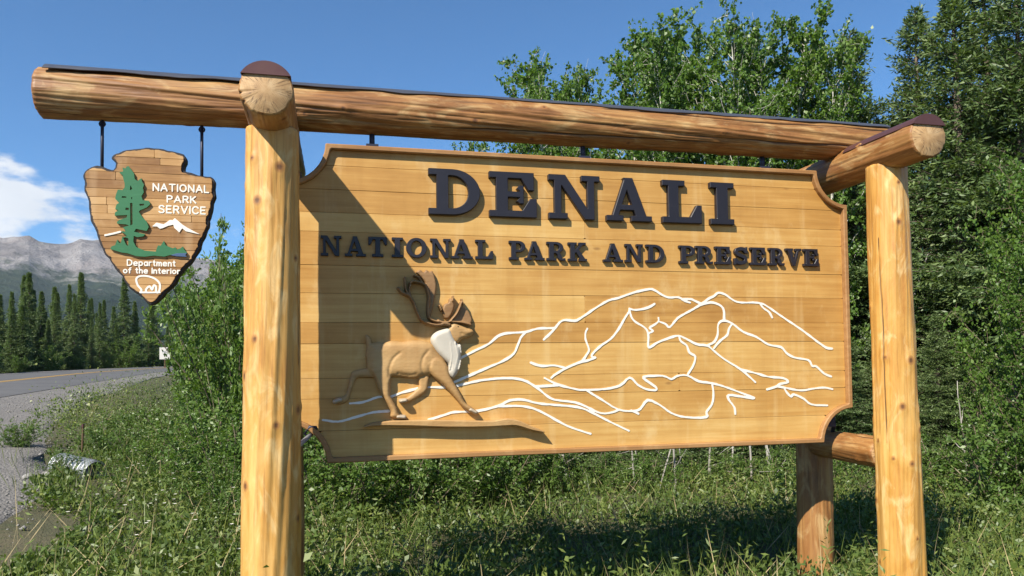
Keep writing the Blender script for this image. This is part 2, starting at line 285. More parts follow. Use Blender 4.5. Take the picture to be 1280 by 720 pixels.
def outlines(S, xs, ys, eps):
    S = S.copy()
    S[0, :] = S[-1, :] = 1.0; S[:, 0] = S[:, -1] = 1.0
    S[S == 0] = 1e-9
    ins = S < 0
    k = ins[:-1, :-1] * 1 + ins[:-1, 1:] * 2 + ins[1:, 1:] * 4 + ins[1:, :-1] * 8
    rows, cols = np.nonzero((k > 0) & (k < 15))
    T = {1: [(3, 0)], 2: [(0, 1)], 3: [(3, 1)], 4: [(1, 2)], 5: [(3, 2), (1, 0)], 6: [(0, 2)], 7: [(3, 2)], 8: [(2, 3)], 9: [(2, 0)],
         10: [(0, 3), (2, 1)], 11: [(2, 1)], 12: [(1, 3)], 13: [(1, 0)], 14: [(0, 3)]}
    nxt = {}; pos = {}
    def ep(r, c, e):
        if e == 0: key = (r, c, 0)
        elif e == 1: key = (r, c + 1, 1)
        elif e == 2: key = (r + 1, c, 0)
        else: key = (r, c, 1)
        if key not in pos:
            rr, cc, d = key
            a = S[rr, cc]
            if d == 0:
                b = S[rr, cc + 1]; t = a / (a - b); pos[key] = (xs[cc] + t * (xs[cc + 1] - xs[cc]), ys[rr])
            else:
                b = S[rr + 1, cc]; t = a / (a - b); pos[key] = (xs[cc], ys[rr] + t * (ys[rr + 1] - ys[rr]))
        return key
    for r, c in zip(rows.tolist(), cols.tolist()):
        for a, b in T[int(k[r, c])]:
            nxt[ep(r, c, a)] = ep(r, c, b)
    loops = []
    while nxt:
        s0, cur = nxt.popitem()
        lp = [s0]
        while cur != s0:
            lp.append(cur); cur = nxt.pop(cur, None)
            if cur is None: break
        P = np.array([pos[q] for q in lp])
        if len(P) >= 4:
            Q = simplify(P, eps)
            if len(Q) >= 3: loops.append(Q)
    return loops

def simplify(P, eps):
    """closed loop Douglas-Peucker"""
    n = len(P)
    j = int(np.argmax(((P - P[0]) ** 2).sum(1)))
    def dp(i, k):
        keep = []
        st = [(i, k)]
        while st:
            a, b = st.pop()
            if b <= a + 1: continue
            A, B = P[a], P[b % n]
            e = B - A; L = math.hypot(*e)
            q = P[a + 1:b]
            d = np.abs(e[0] * (q[:, 1] - A[1]) - e[1] * (q[:, 0] - A[0])) / L if L > 1e-9 else np.sqrt(((q - A) ** 2).sum(1))
            m = int(np.argmax(d))
            if d[m] > eps:
                keep.append(a + 1 + m); st += [(a, a + 1 + m), (a + 1 + m, b)]
        return keep
    idx = sorted(set([0, j] + dp(0, j) + dp(j, n)))
    Q = P[idx]
    e = np.roll(Q, -1, 0) - Q
    return Q[(e ** 2).sum(1) > (eps * 0.4) ** 2]

def solid(loops, y_front, y_back, bevel=0.002, origin=(0, 0, 0), flip=False):
    """loops in the (x,z) plane -> piece whose face looks along -y, edges bevelled"""
    V = []; F = []
    front = []
    ox, oy, oz = origin
    for P in loops:
        n = len(P)
        e = np.roll(P, -1, 0) - P
        e /= np.maximum(np.linalg.norm(e, axis=1, keepdims=True), 1e-9)
        nr = np.stack([-e[:, 1], e[:, 0]], 1)             # points to the left of travel
        vn = nr + np.roll(nr, 1, 0)
        vn /= np.maximum(np.linalg.norm(vn, axis=1, keepdims=True), 0.5)
        I = P + vn * bevel * solid.sign
        b = len(V)
        for (x, z) in I: V.append((x - ox, y_front - oy, z - oz))
        for (x, z) in P: V.append((x - ox, y_front + bevel - oy, z - oz))
        for (x, z) in P: V.append((x - ox, y_back - oy, z - oz))
        front.append((b, I))
        for i in range(n):
            j = (i + 1) % n
            F.append((b + i, b + j, b + n + j, b + n + i))
            F.append((b + n + i, b + n + j, b + 2 * n + j, b + 2 * n + i))
    # outer loops (inside on the right of travel = clockwise) each with the holes they contain
    area = [0.5 * float(np.sum(I[:, 0] * np.roll(I[:, 1], -1) - np.roll(I[:, 0], -1) * I[:, 1])) for b, I in front]
    outs = [k for k in range(len(front)) if area[k] < 0]; holes = {k: [] for k in outs}
    for k in range(len(front)):
        if area[k] >= 0:
            p = loops[k][0]; best = None
            for o in outs:
                if float(sd_poly(loops[o], np.array([p[0]]), np.array([p[1]]))[0]) < 0 and (best is None or abs(area[o]) < abs(area[best])): best = o
            if best is not None: holes[best].append(k)
    for o in outs:
        grp = [o] + holes[o]; flat = []
        for k in grp: flat += list(range(front[k][0], front[k][0] + len(front[k][1])))
        for t in tessellate_polygon([[Vector((p[0], p[1], 0)) for p in front[k][1]] for k in grp]): F.append(tuple(flat[i] for i in t))
    return V, F
solid.sign = -1.0

def fix_normals(me):
    import bmesh
    bm = bmesh.new(); bm.from_mesh(me)
    bmesh.ops.recalc_face_normals(bm, faces=bm.faces)
    bm.to_mesh(me); bm.free()

def piece(name, S, xs, ys, yf, yb, mat, parent, bevel=0.002, origin=(0, 0, 0), eps=None):
    h = xs[1] - xs[0]
    lp = outlines(S, xs, ys, eps or h * 0.22)
    if not lp: return None
    V, F = solid(lp, yf, yb, bevel, origin)
    me = new_mesh(name, V, F, mat)
    fix_normals(me)
    return link(name, me, parent)

def cells(name, S, xs, ys, yf, yb, mat, parent, origin):
    """thin piece filled cell by cell: safe for branching line work"""
    S = S.copy(); S[0, :] = S[-1, :] = 1.0; S[:, 0] = S[:, -1] = 1.0; S[np.abs(S) < 1e-7] = 1e-7
    ins = S < 0
    k = ins[:-1, :-1].astype(int) + ins[:-1, 1:] + ins[1:, 1:] + ins[1:, :-1]
    V = []; F = []; vid = {}; ec = {}
    ox, oy, oz = origin
    def vert(key, x, z):
        if key not in vid:
            vid[key] = len(V); V.append((x - ox, yf - oy, z - oz))
        return vid[key]
    for r, c in zip(*np.nonzero(k > 0)):
        cs = [(r, c), (r, c + 1), (r + 1, c + 1), (r + 1, c)]
        poly = []
        for i in range(4):
            a, b = cs[i], cs[(i + 1) % 4]
            if ins[a]: poly.append(vert(a, xs[a[1]], ys[a[0]]))
            if ins[a] != ins[b]:
                t = S[a] / (S[a] - S[b])
                poly.append(vert((min(a, b), max(a, b)), xs[a[1]] + t * (xs[b[1]] - xs[a[1]]), ys[a[0]] + t * (ys[b[0]] - ys[a[0]])))
        if len(poly) < 3: continue
        F.append(tuple(poly))
        for i in range(len(poly)):
            a, b = poly[i], poly[(i + 1) % len(poly)]
            if (b, a) in ec: del ec[(b, a)]
            else: ec[(a, b)] = 1
    bk = {}
    for a, b in ec:
        for q in (a, b):
            if q not in bk: bk[q] = len(V); V.append((V[q][0], yb - oy, V[q][2]))
        F.append((b, a, bk[a], bk[b]))
    return link(name, new_mesh(name, V, F, mat), parent)

def relief(name, parts, h, mat, parent, origin, x0, x1, y0, y1, yb=0.0, grooves=()):
    """carved relief: parts = (sd array function, full height, rounding radius)"""
    X, Y, xs, ys = grid(x0, x1, y0, y1, h)
    Sm = np.full(X.shape, 1e9); Hm = np.zeros(X.shape)
    for fn, top, rad in parts:
        s = fn(X, Y)
        q = np.clip(-s / rad, 0, 1)
        Hm = np.maximum(Hm, np.where(s < h * 1.5, top * (0.45 + 0.55 * np.sqrt(1 - (1 - q) ** 2)), 0))
        Sm = np.minimum(Sm, s)
    for _ in range(2):
        Hm = np.where(Sm < -h, 0.5 * Hm + 0.125 * (np.roll(Hm, 1, 0) + np.roll(Hm, -1, 0) + np.roll(Hm, 1, 1) + np.roll(Hm, -1, 1)), Hm)
    for gl in grooves:                       # chisel lines
        d_ = sd_line(smooth_line(gl, 4), 0.0, X, Y)
        Hm = Hm - np.where(Sm < -h, 0.0045 * np.exp(-(d_ / 0.009) ** 2), 0)
    gy, gx = np.gradient(Sm, h)
    g = np.maximum(np.sqrt(gx ** 2 + gy ** 2), 0.3)
    out = Sm > 0
    Xp = np.where(out, X - Sm * gx / g ** 2, X); Yp = np.where(out, Y - Sm * gy / g ** 2, Y)
    ins = Sm < 0
    cell = ins[:-1, :-1] | ins[1:, :-1] | ins[:-1, 1:] | ins[1:, 1:]
    # keep only cells with at least two inside corners or small overshoot
    cell &= (ins[:-1, :-1].astype(int) + ins[1:, :-1] + ins[:-1, 1:] + ins[1:, 1:]) >= 1
    idx = -np.ones(X.shape, int)
    V = []; F = []
    ox, oy, oz = origin
    def vid(r, c):
        if idx[r, c] < 0:
            idx[r, c] = len(V)
            V.append((Xp[r, c] - ox, yb - Hm[r, c] - oy, Yp[r, c] - oz))
        return int(idx[r, c])
    ecount = {}
    for r, c in zip(*np.nonzero(cell)):
        q = (vid(r, c), vid(r, c + 1), vid(r + 1, c + 1), vid(r + 1, c))
        F.append(q)
        for i in range(4):
            a, b = q[i], q[(i + 1) % 4]
            if (b, a) in ecount: del ecount[(b, a)]
            else: ecount[(a, b)] = 1
    back = {}
    for (a, b) in ecount:
        for k in (a, b):
            if k not in back:
                back[k] = len(V); V.append((V[k][0], yb + 0.003 - oy, V[k][2]))
        F.append((b, a, back[a], back[b]))
    me = new_mesh(name, V, F, mat)
    sm = np.ones(len(F), bool); sm[len(F) - len(ecount):] = False
    me.polygons.foreach_set('use_smooth', sm)
    return link(name, me, parent)

# ------------------------------------------------------------------ materials
def mat_new(name):
    m = bpy.data.materials.new(name)
    m.use_nodes = True
    nt = m.node_tree
    b = nt.nodes['Principled BSDF']
    return m, nt, b

class NT:
    """small node-tree writer"""
    def __init__(s, nt): s.nt = nt
    def n(s, kind, **kw):
        nd = s.nt.nodes.new('ShaderNode' + kind)
        for k, v in kw.items():
            if k in nd.inputs.keys() if isinstance(k, str) else False: pass
            if hasattr(nd, k): setattr(nd, k, v)
        return nd
    def set(s, sock, v):
        if isinstance(v, bpy.types.NodeSocket): s.nt.links.new(v, sock)
        else: sock.default_value = v
    def noise(s, vec, scale, detail=4, rough=0.55, dist=0.0):
        nd = s.n('TexNoise')
        if vec is not None: s.set(nd.inputs['Vector'], vec)
        nd.inputs['Scale'].default_value = scale; nd.inputs['Detail'].default_value = detail
        nd.inputs['Roughness'].default_value = rough; nd.inputs['Distortion'].default_value = dist
        return nd.outputs['Fac']
    def mapping(s, vec, scale=(1, 1, 1), loc=None):
        nd = s.n('Mapping'); s.set(nd.inputs['Vector'], vec); nd.inputs['Scale'].default_value = scale
        if loc is not None: s.set(nd.inputs['Location'], loc)
        return nd.outputs['Vector']
    def rng(s, v, a, b, c=0.0, d=1.0, smooth=False):
        nd = s.n('MapRange')
        if smooth: nd.interpolation_type = 'SMOOTHSTEP'
        s.set(nd.inputs['Value'], v)
        for k, x in (('From Min', a), ('From Max', b), ('To Min', c), ('To Max', d)): s.set(nd.inputs[k], x)
        return nd.outputs['Result']
    def mix(s, f, a, b, blend='MIX'):
        nd = s.n('Mix'); nd.data_type = 'RGBA'; nd.blend_type = blend
        s.set(nd.inputs['Factor'], f)
        s.set(nd.inputs['A'], a if isinstance(a, bpy.types.NodeSocket) else (*a, 1)); s.set(nd.inputs['B'], b if isinstance(b, bpy.types.NodeSocket) else (*b, 1))
        return nd.outputs['Result']
    def math(s, op, a, b=0.0):
        nd = s.n('Math'); nd.operation = op; s.set(nd.inputs[0], a); s.set(nd.inputs[1], b)
        return nd.outputs[0]
    def attr(s, name):
        nd = s.n('Attribute'); nd.attribute_name = name
        return nd.outputs['Fac']
    def ramp(s, f, stops):
        nd = s.n('ValToRGB'); s.set(nd.inputs[0], f)
        el = nd.color_ramp.elements
        while len(el) < len(stops): el.new(0.5)
        for e, (p, c) in zip(el, stops): e.position = p; e.color = (*c, 1)
        return nd.outputs['Color']
    def bump(s, h, strength, dist, b):
        nd = s.n('Bump'); s.set(nd.inputs['Height'], h); nd.inputs['Strength'].default_value = strength; nd.inputs['Distance'].default_value = dist
        s.set(b.inputs['Normal'], nd.outputs['Normal'])
    def obj(s): return s.n('TexCoord').outputs['Object']
    def rand(s): return s.n('ObjectInfo').outputs['Random']

def board_material(name, tones, grain_scale=1.0, rough=0.5, vary=0.34, bleach=(0.70, 0.53, 0.26)):
    m, nt, b = mat_new(name); t = NT(nt)
    co = t.obj(); rnd = t.rand()
    off = t.math('MULTIPLY', rnd, 37.0)
    cv = t.n('CombineXYZ'); t.set(cv.inputs[0], off); t.set(cv.inputs[2], off)
    vec = t.mapping(co, (1.0, 1.0, 1.0), cv.outputs[0])
    g1 = t.noise(t.mapping(vec, (1.2 * grain_scale, 30 * grain_scale, 34 * grain_scale)), 1.0, 6, 0.62, 0.35)
    g2 = t.noise(t.mapping(vec, (4.0 * grain_scale, 80, 130 * grain_scale)), 1.0, 3, 0.6)
    blot = t.noise(t.mapping(co, (1.0, 1.0, 1.8)), 2.1 * grain_scale, 5, 0.6)
    f = t.math('ADD', t.math('MULTIPLY', g1, 0.52), t.math('MULTIPLY', blot, 0.48))
    f = t.math('ADD', f, t.math('MULTIPLY', t.math('SUBTRACT', rnd, 0.5), vary))
    col = t.ramp(t.rng(f, 0.24, 0.78), tones)
    col = t.mix(t.rng(t.noise(t.mapping(co, (1.6, 1, 1.0)), 2.7, 6, 0.65), 0.56, 0.74, 0, 0.45), col, bleach)   # varnish worn pale in patches
    col = t.mix(t.rng(g2, 0.56, 0.8, 0, 0.16), col, (0.24, 0.115, 0.03))
    drip = t.noise(t.mapping(co, (9.0, 1.0, 0.8)), 1.0, 5, 0.6)
    col = t.mix(t.rng(drip, 0.55, 0.72, 0, 0.30), col, bleach)
    col = t.mix(t.rng(drip, 0.44, 0.30, 0, 0.22), col, tones[0][1])
    vo = t.n('TexVoronoi'); t.set(vo.inputs['Vector'], t.mapping(vec, (2.2, 1, 5.0))); vo.inputs['Scale'].default_value = 1.1; vo.inputs['Randomness'].default_value = 1.0
    kn = t.rng(vo.outputs['Distance'], 0.015, 0.085, 1, 0, True)
    col = t.mix(t.math('MULTIPLY', kn, 0.55), col, (0.17, 0.075, 0.022))
    t.set(b.inputs['Base Color'], col)
    t.set(b.inputs['Roughness'], t.rng(blot, 0.3, 0.7, rough - 0.08, rough + 0.12))
    b.inputs['Specular IOR Level'].default_value = 0.35
    t.bump(t.math('ADD', g1, t.math('MULTIPLY', g2, 0.5)), 0.22, 0.003, b)
    return m

def chiselled(m, strength=0.55):
    """tool marks on a carved surface, added to its relief"""
    nt = m.node_tree; t = NT(nt); b = nt.nodes['Principled BSDF']
    co = t.obj()
    v = t.n('TexVoronoi'); t.set(v.inputs['Vector'], t.mapping(co, (1.0, 1.0, 1.6))); v.inputs['Scale'].default_value = 46.0
    bp = t.n('Bump'); t.set(bp.inputs['Height'], v.outputs['Distance']); bp.inputs['Strength'].default_value = strength; bp.inputs['Distance'].default_value = 0.006
    old = b.inputs['Normal'].links[0].from_socket
    t.set(bp.inputs['Normal'], old); t.set(b.inputs['Normal'], bp.outputs['Normal'])
    return m

def log_material(name, c_dark, c_mid, c_light, rough=0.38, wear=0.3, patch=(0.70, 0.50, 0.22)):
    m, nt, b = mat_new(name); t = NT(nt)
    co = t.obj(); rnd = t.rand()
    off = t.math('MULTIPLY', rnd, 23.0)
    cv = t.n('CombineXYZ'); t.set(cv.inputs[2], off); t.set(cv.inputs[0], off)
    vec = t.mapping(co, (1, 1, 1), cv.outputs[0])
    g1 = t.noise(t.mapping(vec, (22, 22, 1.1)), 1.0, 6, 0.62, 0.5)
    g2 = t.noise(t.mapping(vec, (75, 75, 3.0)), 1.0, 4, 0.6, 0.2)
    bl = t.noise(t.mapping(vec, (3.2, 3.2, 1.5)), 1.6, 5, 0.62, 0.8)
    f = t.math('ADD', t.math('MULTIPLY', g1, 0.5), t.math('MULTIPLY', bl, 0.5))
    col = t.ramp(t.rng(f, 0.28, 0.72), [(0.0, c_dark), (0.45, c_mid), (1.0, c_light)])
    col = t.mix(t.rng(t.noise(t.mapping(vec, (6, 6, 2.2)), 1.5, 6, 0.6, 1.2), 0.52, 0.66, 0, wear), col, patch)
    col = t.mix(t.rng(g2, 0.52, 0.72, 0, 0.45), col, tuple(c * 0.55 for c in c_dark))
    kn = t.attr('knot')
    col = t.mix(t.rng(kn, 0.15, 0.55, 0, 0.75), col, (0.30, 0.125, 0.032))
    col = t.mix(t.rng(kn, 0.62, 0.92, 0, 0.85), col, (0.10, 0.04, 0.014))
    ck = t.attr('crack')
    col = t.mix(t.rng(ck, 0.25, 0.8, 0, 0.93), col, (0.045, 0.02, 0.008))
    t.set(b.inputs['Base Color'], col)
    t.set(b.inputs['Roughness'], t.rng(bl, 0.35, 0.65, rough + 0.05, rough + 0.28))
    b.inputs['Coat Weight'].default_value = 0.05; b.inputs['Coat Roughness'].default_value = 0.25
    t.bump(t.math('ADD', g1, t.math('MULTIPLY', g2, 0.6)), 0.32, 0.006, b)
    return m

def end_material(name):
    m, nt, b = mat_new(name); t = NT(nt)
    co = t.obj(); rnd = t.rand()
    sp = t.n('SeparateXYZ'); t.set(sp.inputs[0], co)
    x, y = sp.outputs[0], sp.outputs[1]
    r = t.math('SQRT', t.math('ADD', t.math('MULTIPLY', x, x), t.math('MULTIPLY', y, y)))
    wob = t.noise(t.mapping(co, (1, 1, 1)), 9.0, 3)
    ring = t.math('SINE', t.math('MULTIPLY', t.math('ADD', r, t.math('MULTIPLY', wob, 0.02)), 900.0))
    an = t.math('ARCTAN2', y, x)
    col = t.ramp(t.rng(t.noise(co, 14, 5), 0.3, 0.7), [(0, (0.30, 0.17, 0.07)), (0.5, (0.45, 0.28, 0.125)), (1, (0.55, 0.38, 0.20))])
    col = t.mix(t.rng(ring, 0.2, 1.0, 0, 0.32), col, (0.30, 0.15, 0.05))
    cn = t.n('CombineXYZ'); t.set(cn.inputs[0], t.math('MULTIPLY', t.math('SINE', an), 2.3)); t.set(cn.inputs[1], t.math('MULTIPLY', t.math('COSINE', an), 2.3)); t.set(cn.inputs[2], t.math('MULTIPLY', r, 2.0))
    star = t.noise(cn.outputs[0], 2.6, 2, 0.5)
    line = t.rng(t.math('ABSOLUTE', t.math('SUBTRACT', star, 0.5)), 0.0, 0.024, 1, 0)
    col = t.mix(t.math('MULTIPLY', line, t.rng(r, 0.015, 0.05, 0, 0.8)), col, (0.06, 0.028, 0.01))
    t.set(b.inputs['Base Color'], col)
    b.inputs['Roughness'].default_value = 0.65
    t.bump(t.math('ADD', ring, t.math('MULTIPLY', line, -4.0)), 0.15, 0.003, b)
    return m

def paint_material(name, col, rough=0.5, grime=0.25, wood=True):
    m, nt, b = mat_new(name); t = NT(nt)
    co = t.obj()
    g = t.noise(t.mapping(co, (6, 40, 60)) if wood else co, 1.0 if wood else 30.0, 5, 0.6)
    bl = t.noise(co, 9.0, 5, 0.6)
    c = t.mix(t.rng(bl, 0.35, 0.75, 0, grime), col, tuple(v * 0.55 for v in col))
    c = t.mix(t.rng(g, 0.6, 0.8, 0, grime), c, tuple(min(1, v * 1.5 + 0.03) for v in col))
    t.set(b.inputs['Base Color'], c); b.inputs['Roughness'].default_value = rough
    t.bump(g, 0.15, 0.002, b)
    return m

def metal_material(name, col, rough=0.45, metallic=0.7, rust=0.0):
    m, nt, b = mat_new(name); t = NT(nt)
    n1 = t.noise(t.obj(), 14, 6, 0.65)
    c = t.mix(t.rng(n1, 0.4, 0.75, 0, 0.5), col, tuple(v * 0.6 for v in col))
    if rust: c = t.mix(t.rng(n1, 0.5, 0.62, 0, rust), c, (0.16, 0.06, 0.025))
    t.set(b.inputs['Base Color'], c)
    t.set(b.inputs['Roughness'], t.rng(n1, 0.3, 0.7, rough - 0.1, rough + 0.15)); b.inputs['Metallic'].default_value = metallic
    return m

def leaf_material(name, c0, c1, c2, trans=0.3, rough=0.42, spec=0.45):
    m, nt, b = mat_new(name); t = NT(nt)
    tint = t.attr('tint'); rnd = t.rand()
    f = t.math('ADD', t.math('MULTIPLY', tint, 0.8), t.math('MULTIPLY', rnd, 0.2))
    col = t.ramp(f, [(0.0, c0), (0.55, c1), (1.0, c2)])
    t.set(b.inputs['Base Color'], col)
    b.inputs['Roughness'].default_value = rough; b.inputs['Specular IOR Level'].default_value = spec
    tr = t.n('BsdfTranslucent')
    t.set(tr.inputs['Color'], t.mix(1.0, col, (1.25, 1.35, 0.55), 'MULTIPLY'))
    mx = t.n('MixShader'); mx.inputs[0].default_value = trans
    nt.links.new(b.outputs[0], mx.inputs[1]); nt.links.new(tr.outputs[0], mx.inputs[2])
    nt.links.new(mx.outputs[0], nt.nodes['Material Output'].inputs['Surface'])
    return m

def bark_material(name, c0, c1, marks=None, scale=1.0):
    m, nt, b = mat_new(name); t = NT(nt)
    co = t.obj()
    n1 = t.noise(t.mapping(co, (14 * scale, 14 * scale, 5 * scale)), 1.0, 6, 0.65)
    col = t.ramp(t.rng(n1, 0.3, 0.7), [(0, c0), (1, c1)])
    if marks:
        n2 = t.noise(t.mapping(co, (5, 5, 28)), 1.0, 3, 0.6)
        col = t.mix(t.rng(n2, 0.60, 0.66, 0, 0.85), col, marks)
    t.set(b.inputs['Base Color'], col); b.inputs['Roughness'].default_value = 0.85
    t.bump(n1, 0.5, 0.01, b)
    return m

M = {}
M['board'] = board_material('sign_board_wood', [(0.0, (0.33, 0.155, 0.034)), (0.4, (0.47, 0.250, 0.066)), (0.72, (0.57, 0.340, 0.105)), (1.0, (0.65, 0.43, 0.16))], vary=0.24)
M['shield_board'] = board_material('shield_board_wood', [(0.0, (0.22, 0.105, 0.034)), (0.4, (0.35, 0.185, 0.064)), (0.75, (0.46, 0.265, 0.102)), (1.0, (0.55, 0.34, 0.15))], 2.2, 0.55, 0.42, (0.58, 0.40, 0.22))
M['border'] = board_material('border_wood', [(0.0, (0.17, 0.075, 0.025)), (0.5, (0.29, 0.145, 0.052)), (1.0, (0.42, 0.24, 0.10))], 1.0, 0.55, 0.2, (0.50, 0.32, 0.15))
M['carve'] = board_material('carved_wood', [(0.0, (0.28, 0.150, 0.055)), (0.5, (0.42, 0.248, 0.096)), (1.0, (0.53, 0.345, 0.150))], 1.2, 0.55, 0.15, (0.52, 0.35, 0.16))
M['antler'] = board_material('antler_wood', [(0.0, (0.14, 0.072, 0.030)), (0.5, (0.24, 0.132, 0.056)), (1.0, (0.37, 0.225, 0.10))], 1.5, 0.55, 0.1, (0.36, 0.22, 0.10))
chiselled(M['carve'], 0.13); chiselled(M['antler'], 0.10)
M['post'] = log_material('peeled_log', (0.33, 0.128, 0.023), (0.52, 0.268, 0.058), (0.64, 0.405, 0.130), 0.36, 0.65)
M['beam'] = log_material('weathered_log', (0.105, 0.038, 0.011), (0.260, 0.112, 0.029), (0.46, 0.265, 0.088), 0.45, 0.6, (0.50, 0.335, 0.145))
M['end'] = end_material('log_end_grain')
M['letter'] = paint_material('letter_paint', (0.013, 0.011, 0.016), 0.45, 0.3)
M['white'] = paint_material('white_paint', (0.78, 0.74, 0.66), 0.6, 0.28)
M['mane'] = paint_material('mane_paint', (0.52, 0.47, 0.385), 0.6, 0.4)
M['green'] = paint_material('green_paint', (0.025, 0.15, 0.055), 0.5, 0.3)
M['blue'] = paint_material('blue_paint', (0.05, 0.10, 0.20), 0.5, 0.3)
M['black'] = paint_material('black_brown_paint', (0.020, 0.014, 0.012), 0.55, 0.4)
M['hoof'] = paint_material('hoof_paint', (0.42, 0.34, 0.24), 0.55, 0.4)
M['steel'] = metal_material('dark_steel', (0.035, 0.038, 0.06), 0.5, 0.5)
M['zinc'] = metal_material('galvanised', (0.44, 0.45, 0.46), 0.5, 0.5)
M['flash'] = metal_material('flashing', (0.12, 0.125, 0.145), 0.42, 0.6)
M['flash_brown'] = metal_material('brown_flashing', (0.105, 0.045, 0.040), 0.45, 0.3)
M['backing'] = paint_material('backing_wood', (0.11, 0.062, 0.03), 0.8, 0.4)
M['aspen_leaf'] = leaf_material('aspen_leaf', (0.052, 0.105, 0.018), (0.110, 0.200, 0.034), (0.215, 0.305, 0.066), 0.38)
M['willow_leaf'] = leaf_material('willow_leaf', (0.052, 0.104, 0.020), (0.118, 0.200, 0.040), (0.220, 0.300, 0.078), 0.38)
M['low_leaf'] = leaf_material('low_shrub_leaf', (0.042, 0.080, 0.016), (0.108, 0.160, 0.034), (0.245, 0.270, 0.066), 0.28, 0.45)
M['needle'] = leaf_material('spruce_needle', (0.042, 0.078, 0.026), (0.108, 0.166, 0.055), (0.225, 0.285, 0.095), 0.26, 0.5, 0.5)
M['spruce_bark'] = bark_material('spruce_bark', (0.055, 0.038, 0.026), (0.15, 0.115, 0.085))
M['aspen_bark'] = bark_material('aspen_bark', (0.36, 0.34, 0.28), (0.58, 0.56, 0.49), (0.05, 0.042, 0.035))
M['twig'] = bark_material('willow_stem', (0.10, 0.075, 0.045), (0.24, 0.19, 0.13))

# ------------------------------------------------------------------ the lie of the land
rng = np.random.default_rng(11)

def vnoise(x, y, seed=0):
    """smooth value noise, vectorised"""
    x = np.asarray(x, float); y = np.asarray(y, float)
    xi = np.floor(x).astype(np.int64); yi = np.floor(y).astype(np.int64)
    fx = x - xi; fy = y - yi
    fx = fx * fx * (3 - 2 * fx); fy = fy * fy * (3 - 2 * fy)
    def h(a, b):
        n = (a * 374761393 + b * 668265263 + seed * 974711) & 0xFFFFFFFF
        n = ((n ^ (n >> 13)) * 1274126177) & 0xFFFFFFFF
        return ((n ^ (n >> 16)) & 0xFFFF) / 65535.0
    return (h(xi, yi) * (1 - fx) + h(xi + 1, yi) * fx) * (1 - fy) + (h(xi, yi + 1) * (1 - fx) + h(xi + 1, yi + 1) * fx) * fy

def fbm(x, y, oct=4, seed=0):
    a = 0; amp = 0.5; f = 1.0
    for o in range(oct):
        a = a + amp * (vnoise(x * f, y * f, seed + o) - 0.5); amp *= 0.5; f *= 2.03
    return a

def sstep(a, b, x):
    t = np.clip((x - a) / (b - a), 0, 1)
    return t * t * (3 - 2 * t)

# road centre line: straight, climbing, then bending away to the right
HEAD = R(-17.9)
dv = np.array([math.sin(HEAD), math.cos(HEAD)]); lv = np.array([-dv[1], dv[0]])
HALF = 3.75
def centre(s):
    s = np.asarray(s, float)
    p = lv * 10.25 + dv * np.minimum(s, 44.0)[..., None]
    Rr = 62.0
    a = np.clip((s - 44.0) / Rr, 0, 2.2)
    return p + dv * (Rr * np.sin(a))[..., None] - lv * (Rr * (1 - np.cos(a)))[..., None]
def road_z(s):
    s = np.asarray(s, float)
    return 0.53 + 0.025 * np.clip(s, -25, 74) + 0.012 * np.clip(s - 74, 0, 60)
CS = np.linspace(-70, 150, 661)
CP = centre(CS)
CT = np.gradient(CP, CS, axis=0)
def road_coords(x, y):
    x = np.asarray(x, float).ravel(); y = np.asarray(y, float).ravel()
    s = np.empty(len(x)); lat = np.empty(len(x))
    for i in range(0, len(x), 4000):
        dx = x[i:i + 4000, None] - CP[None, :, 0]; dy = y[i:i + 4000, None] - CP[None, :, 1]
        k = np.argmin(dx * dx + dy * dy, 1); r = np.arange(len(k))
        s[i:i + 4000] = CS[k]
        lat[i:i + 4000] = -(dx[r, k] * CT[k, 1] - dy[r, k] * CT[k, 0])
    return s, lat

GRAVEL_W = 3.3
def gravel_w(s): return np.interp(np.asarray(s, float), [0, 9, 13, 17, 23, 38, 60], [5.0, 4.6, 3.4, 2.6, 2.0, 1.2, 1.0])
def ground_z(x, y):
    x = np.asarray(x, float); sh = x.shape
    s, lat = road_coords(x, y)
    xf = x.ravel(); yf = np.asarray(y, float).ravel()
    base = 0.02 * np.clip(yf - 8, 0, 90) + 0.16 * fbm(xf * 0.35, yf * 0.35, 3, 3)
    zr = road_z(s)
    near = -lat - HALF
    gw_ = gravel_w(s)
    zn = zr - 0.08 * np.clip(near, 0, gw_) - 0.008
    w = sstep(gw_ + 0.1, gw_ + 3.0, near)
    z = zn * (1 - w) + base * w
    far = lat - HALF
    zf = zr - 0.05 * np.clip(far, 0, 1.4) - 0.25 * sstep(1.4, 2.6, far) + 0.35 * sstep(3.0, 7.0, far) + 0.2 * fbm(xf * 0.3, yf * 0.3, 3, 5) * sstep(1.5, 3, far)
    z = np.where(lat > 0, zf, z)
    z = np.where(np.abs(lat) < HALF + 0.02, zr - 0.12, z)
    fad = sstep(140, 400, np.hypot(xf, yf))
    z = z * (1 - fad) + 2.0 * fad
    return z.reshape(sh)
def gz(x, y): return float(ground_z(np.array([x]), np.array([y]))[0])

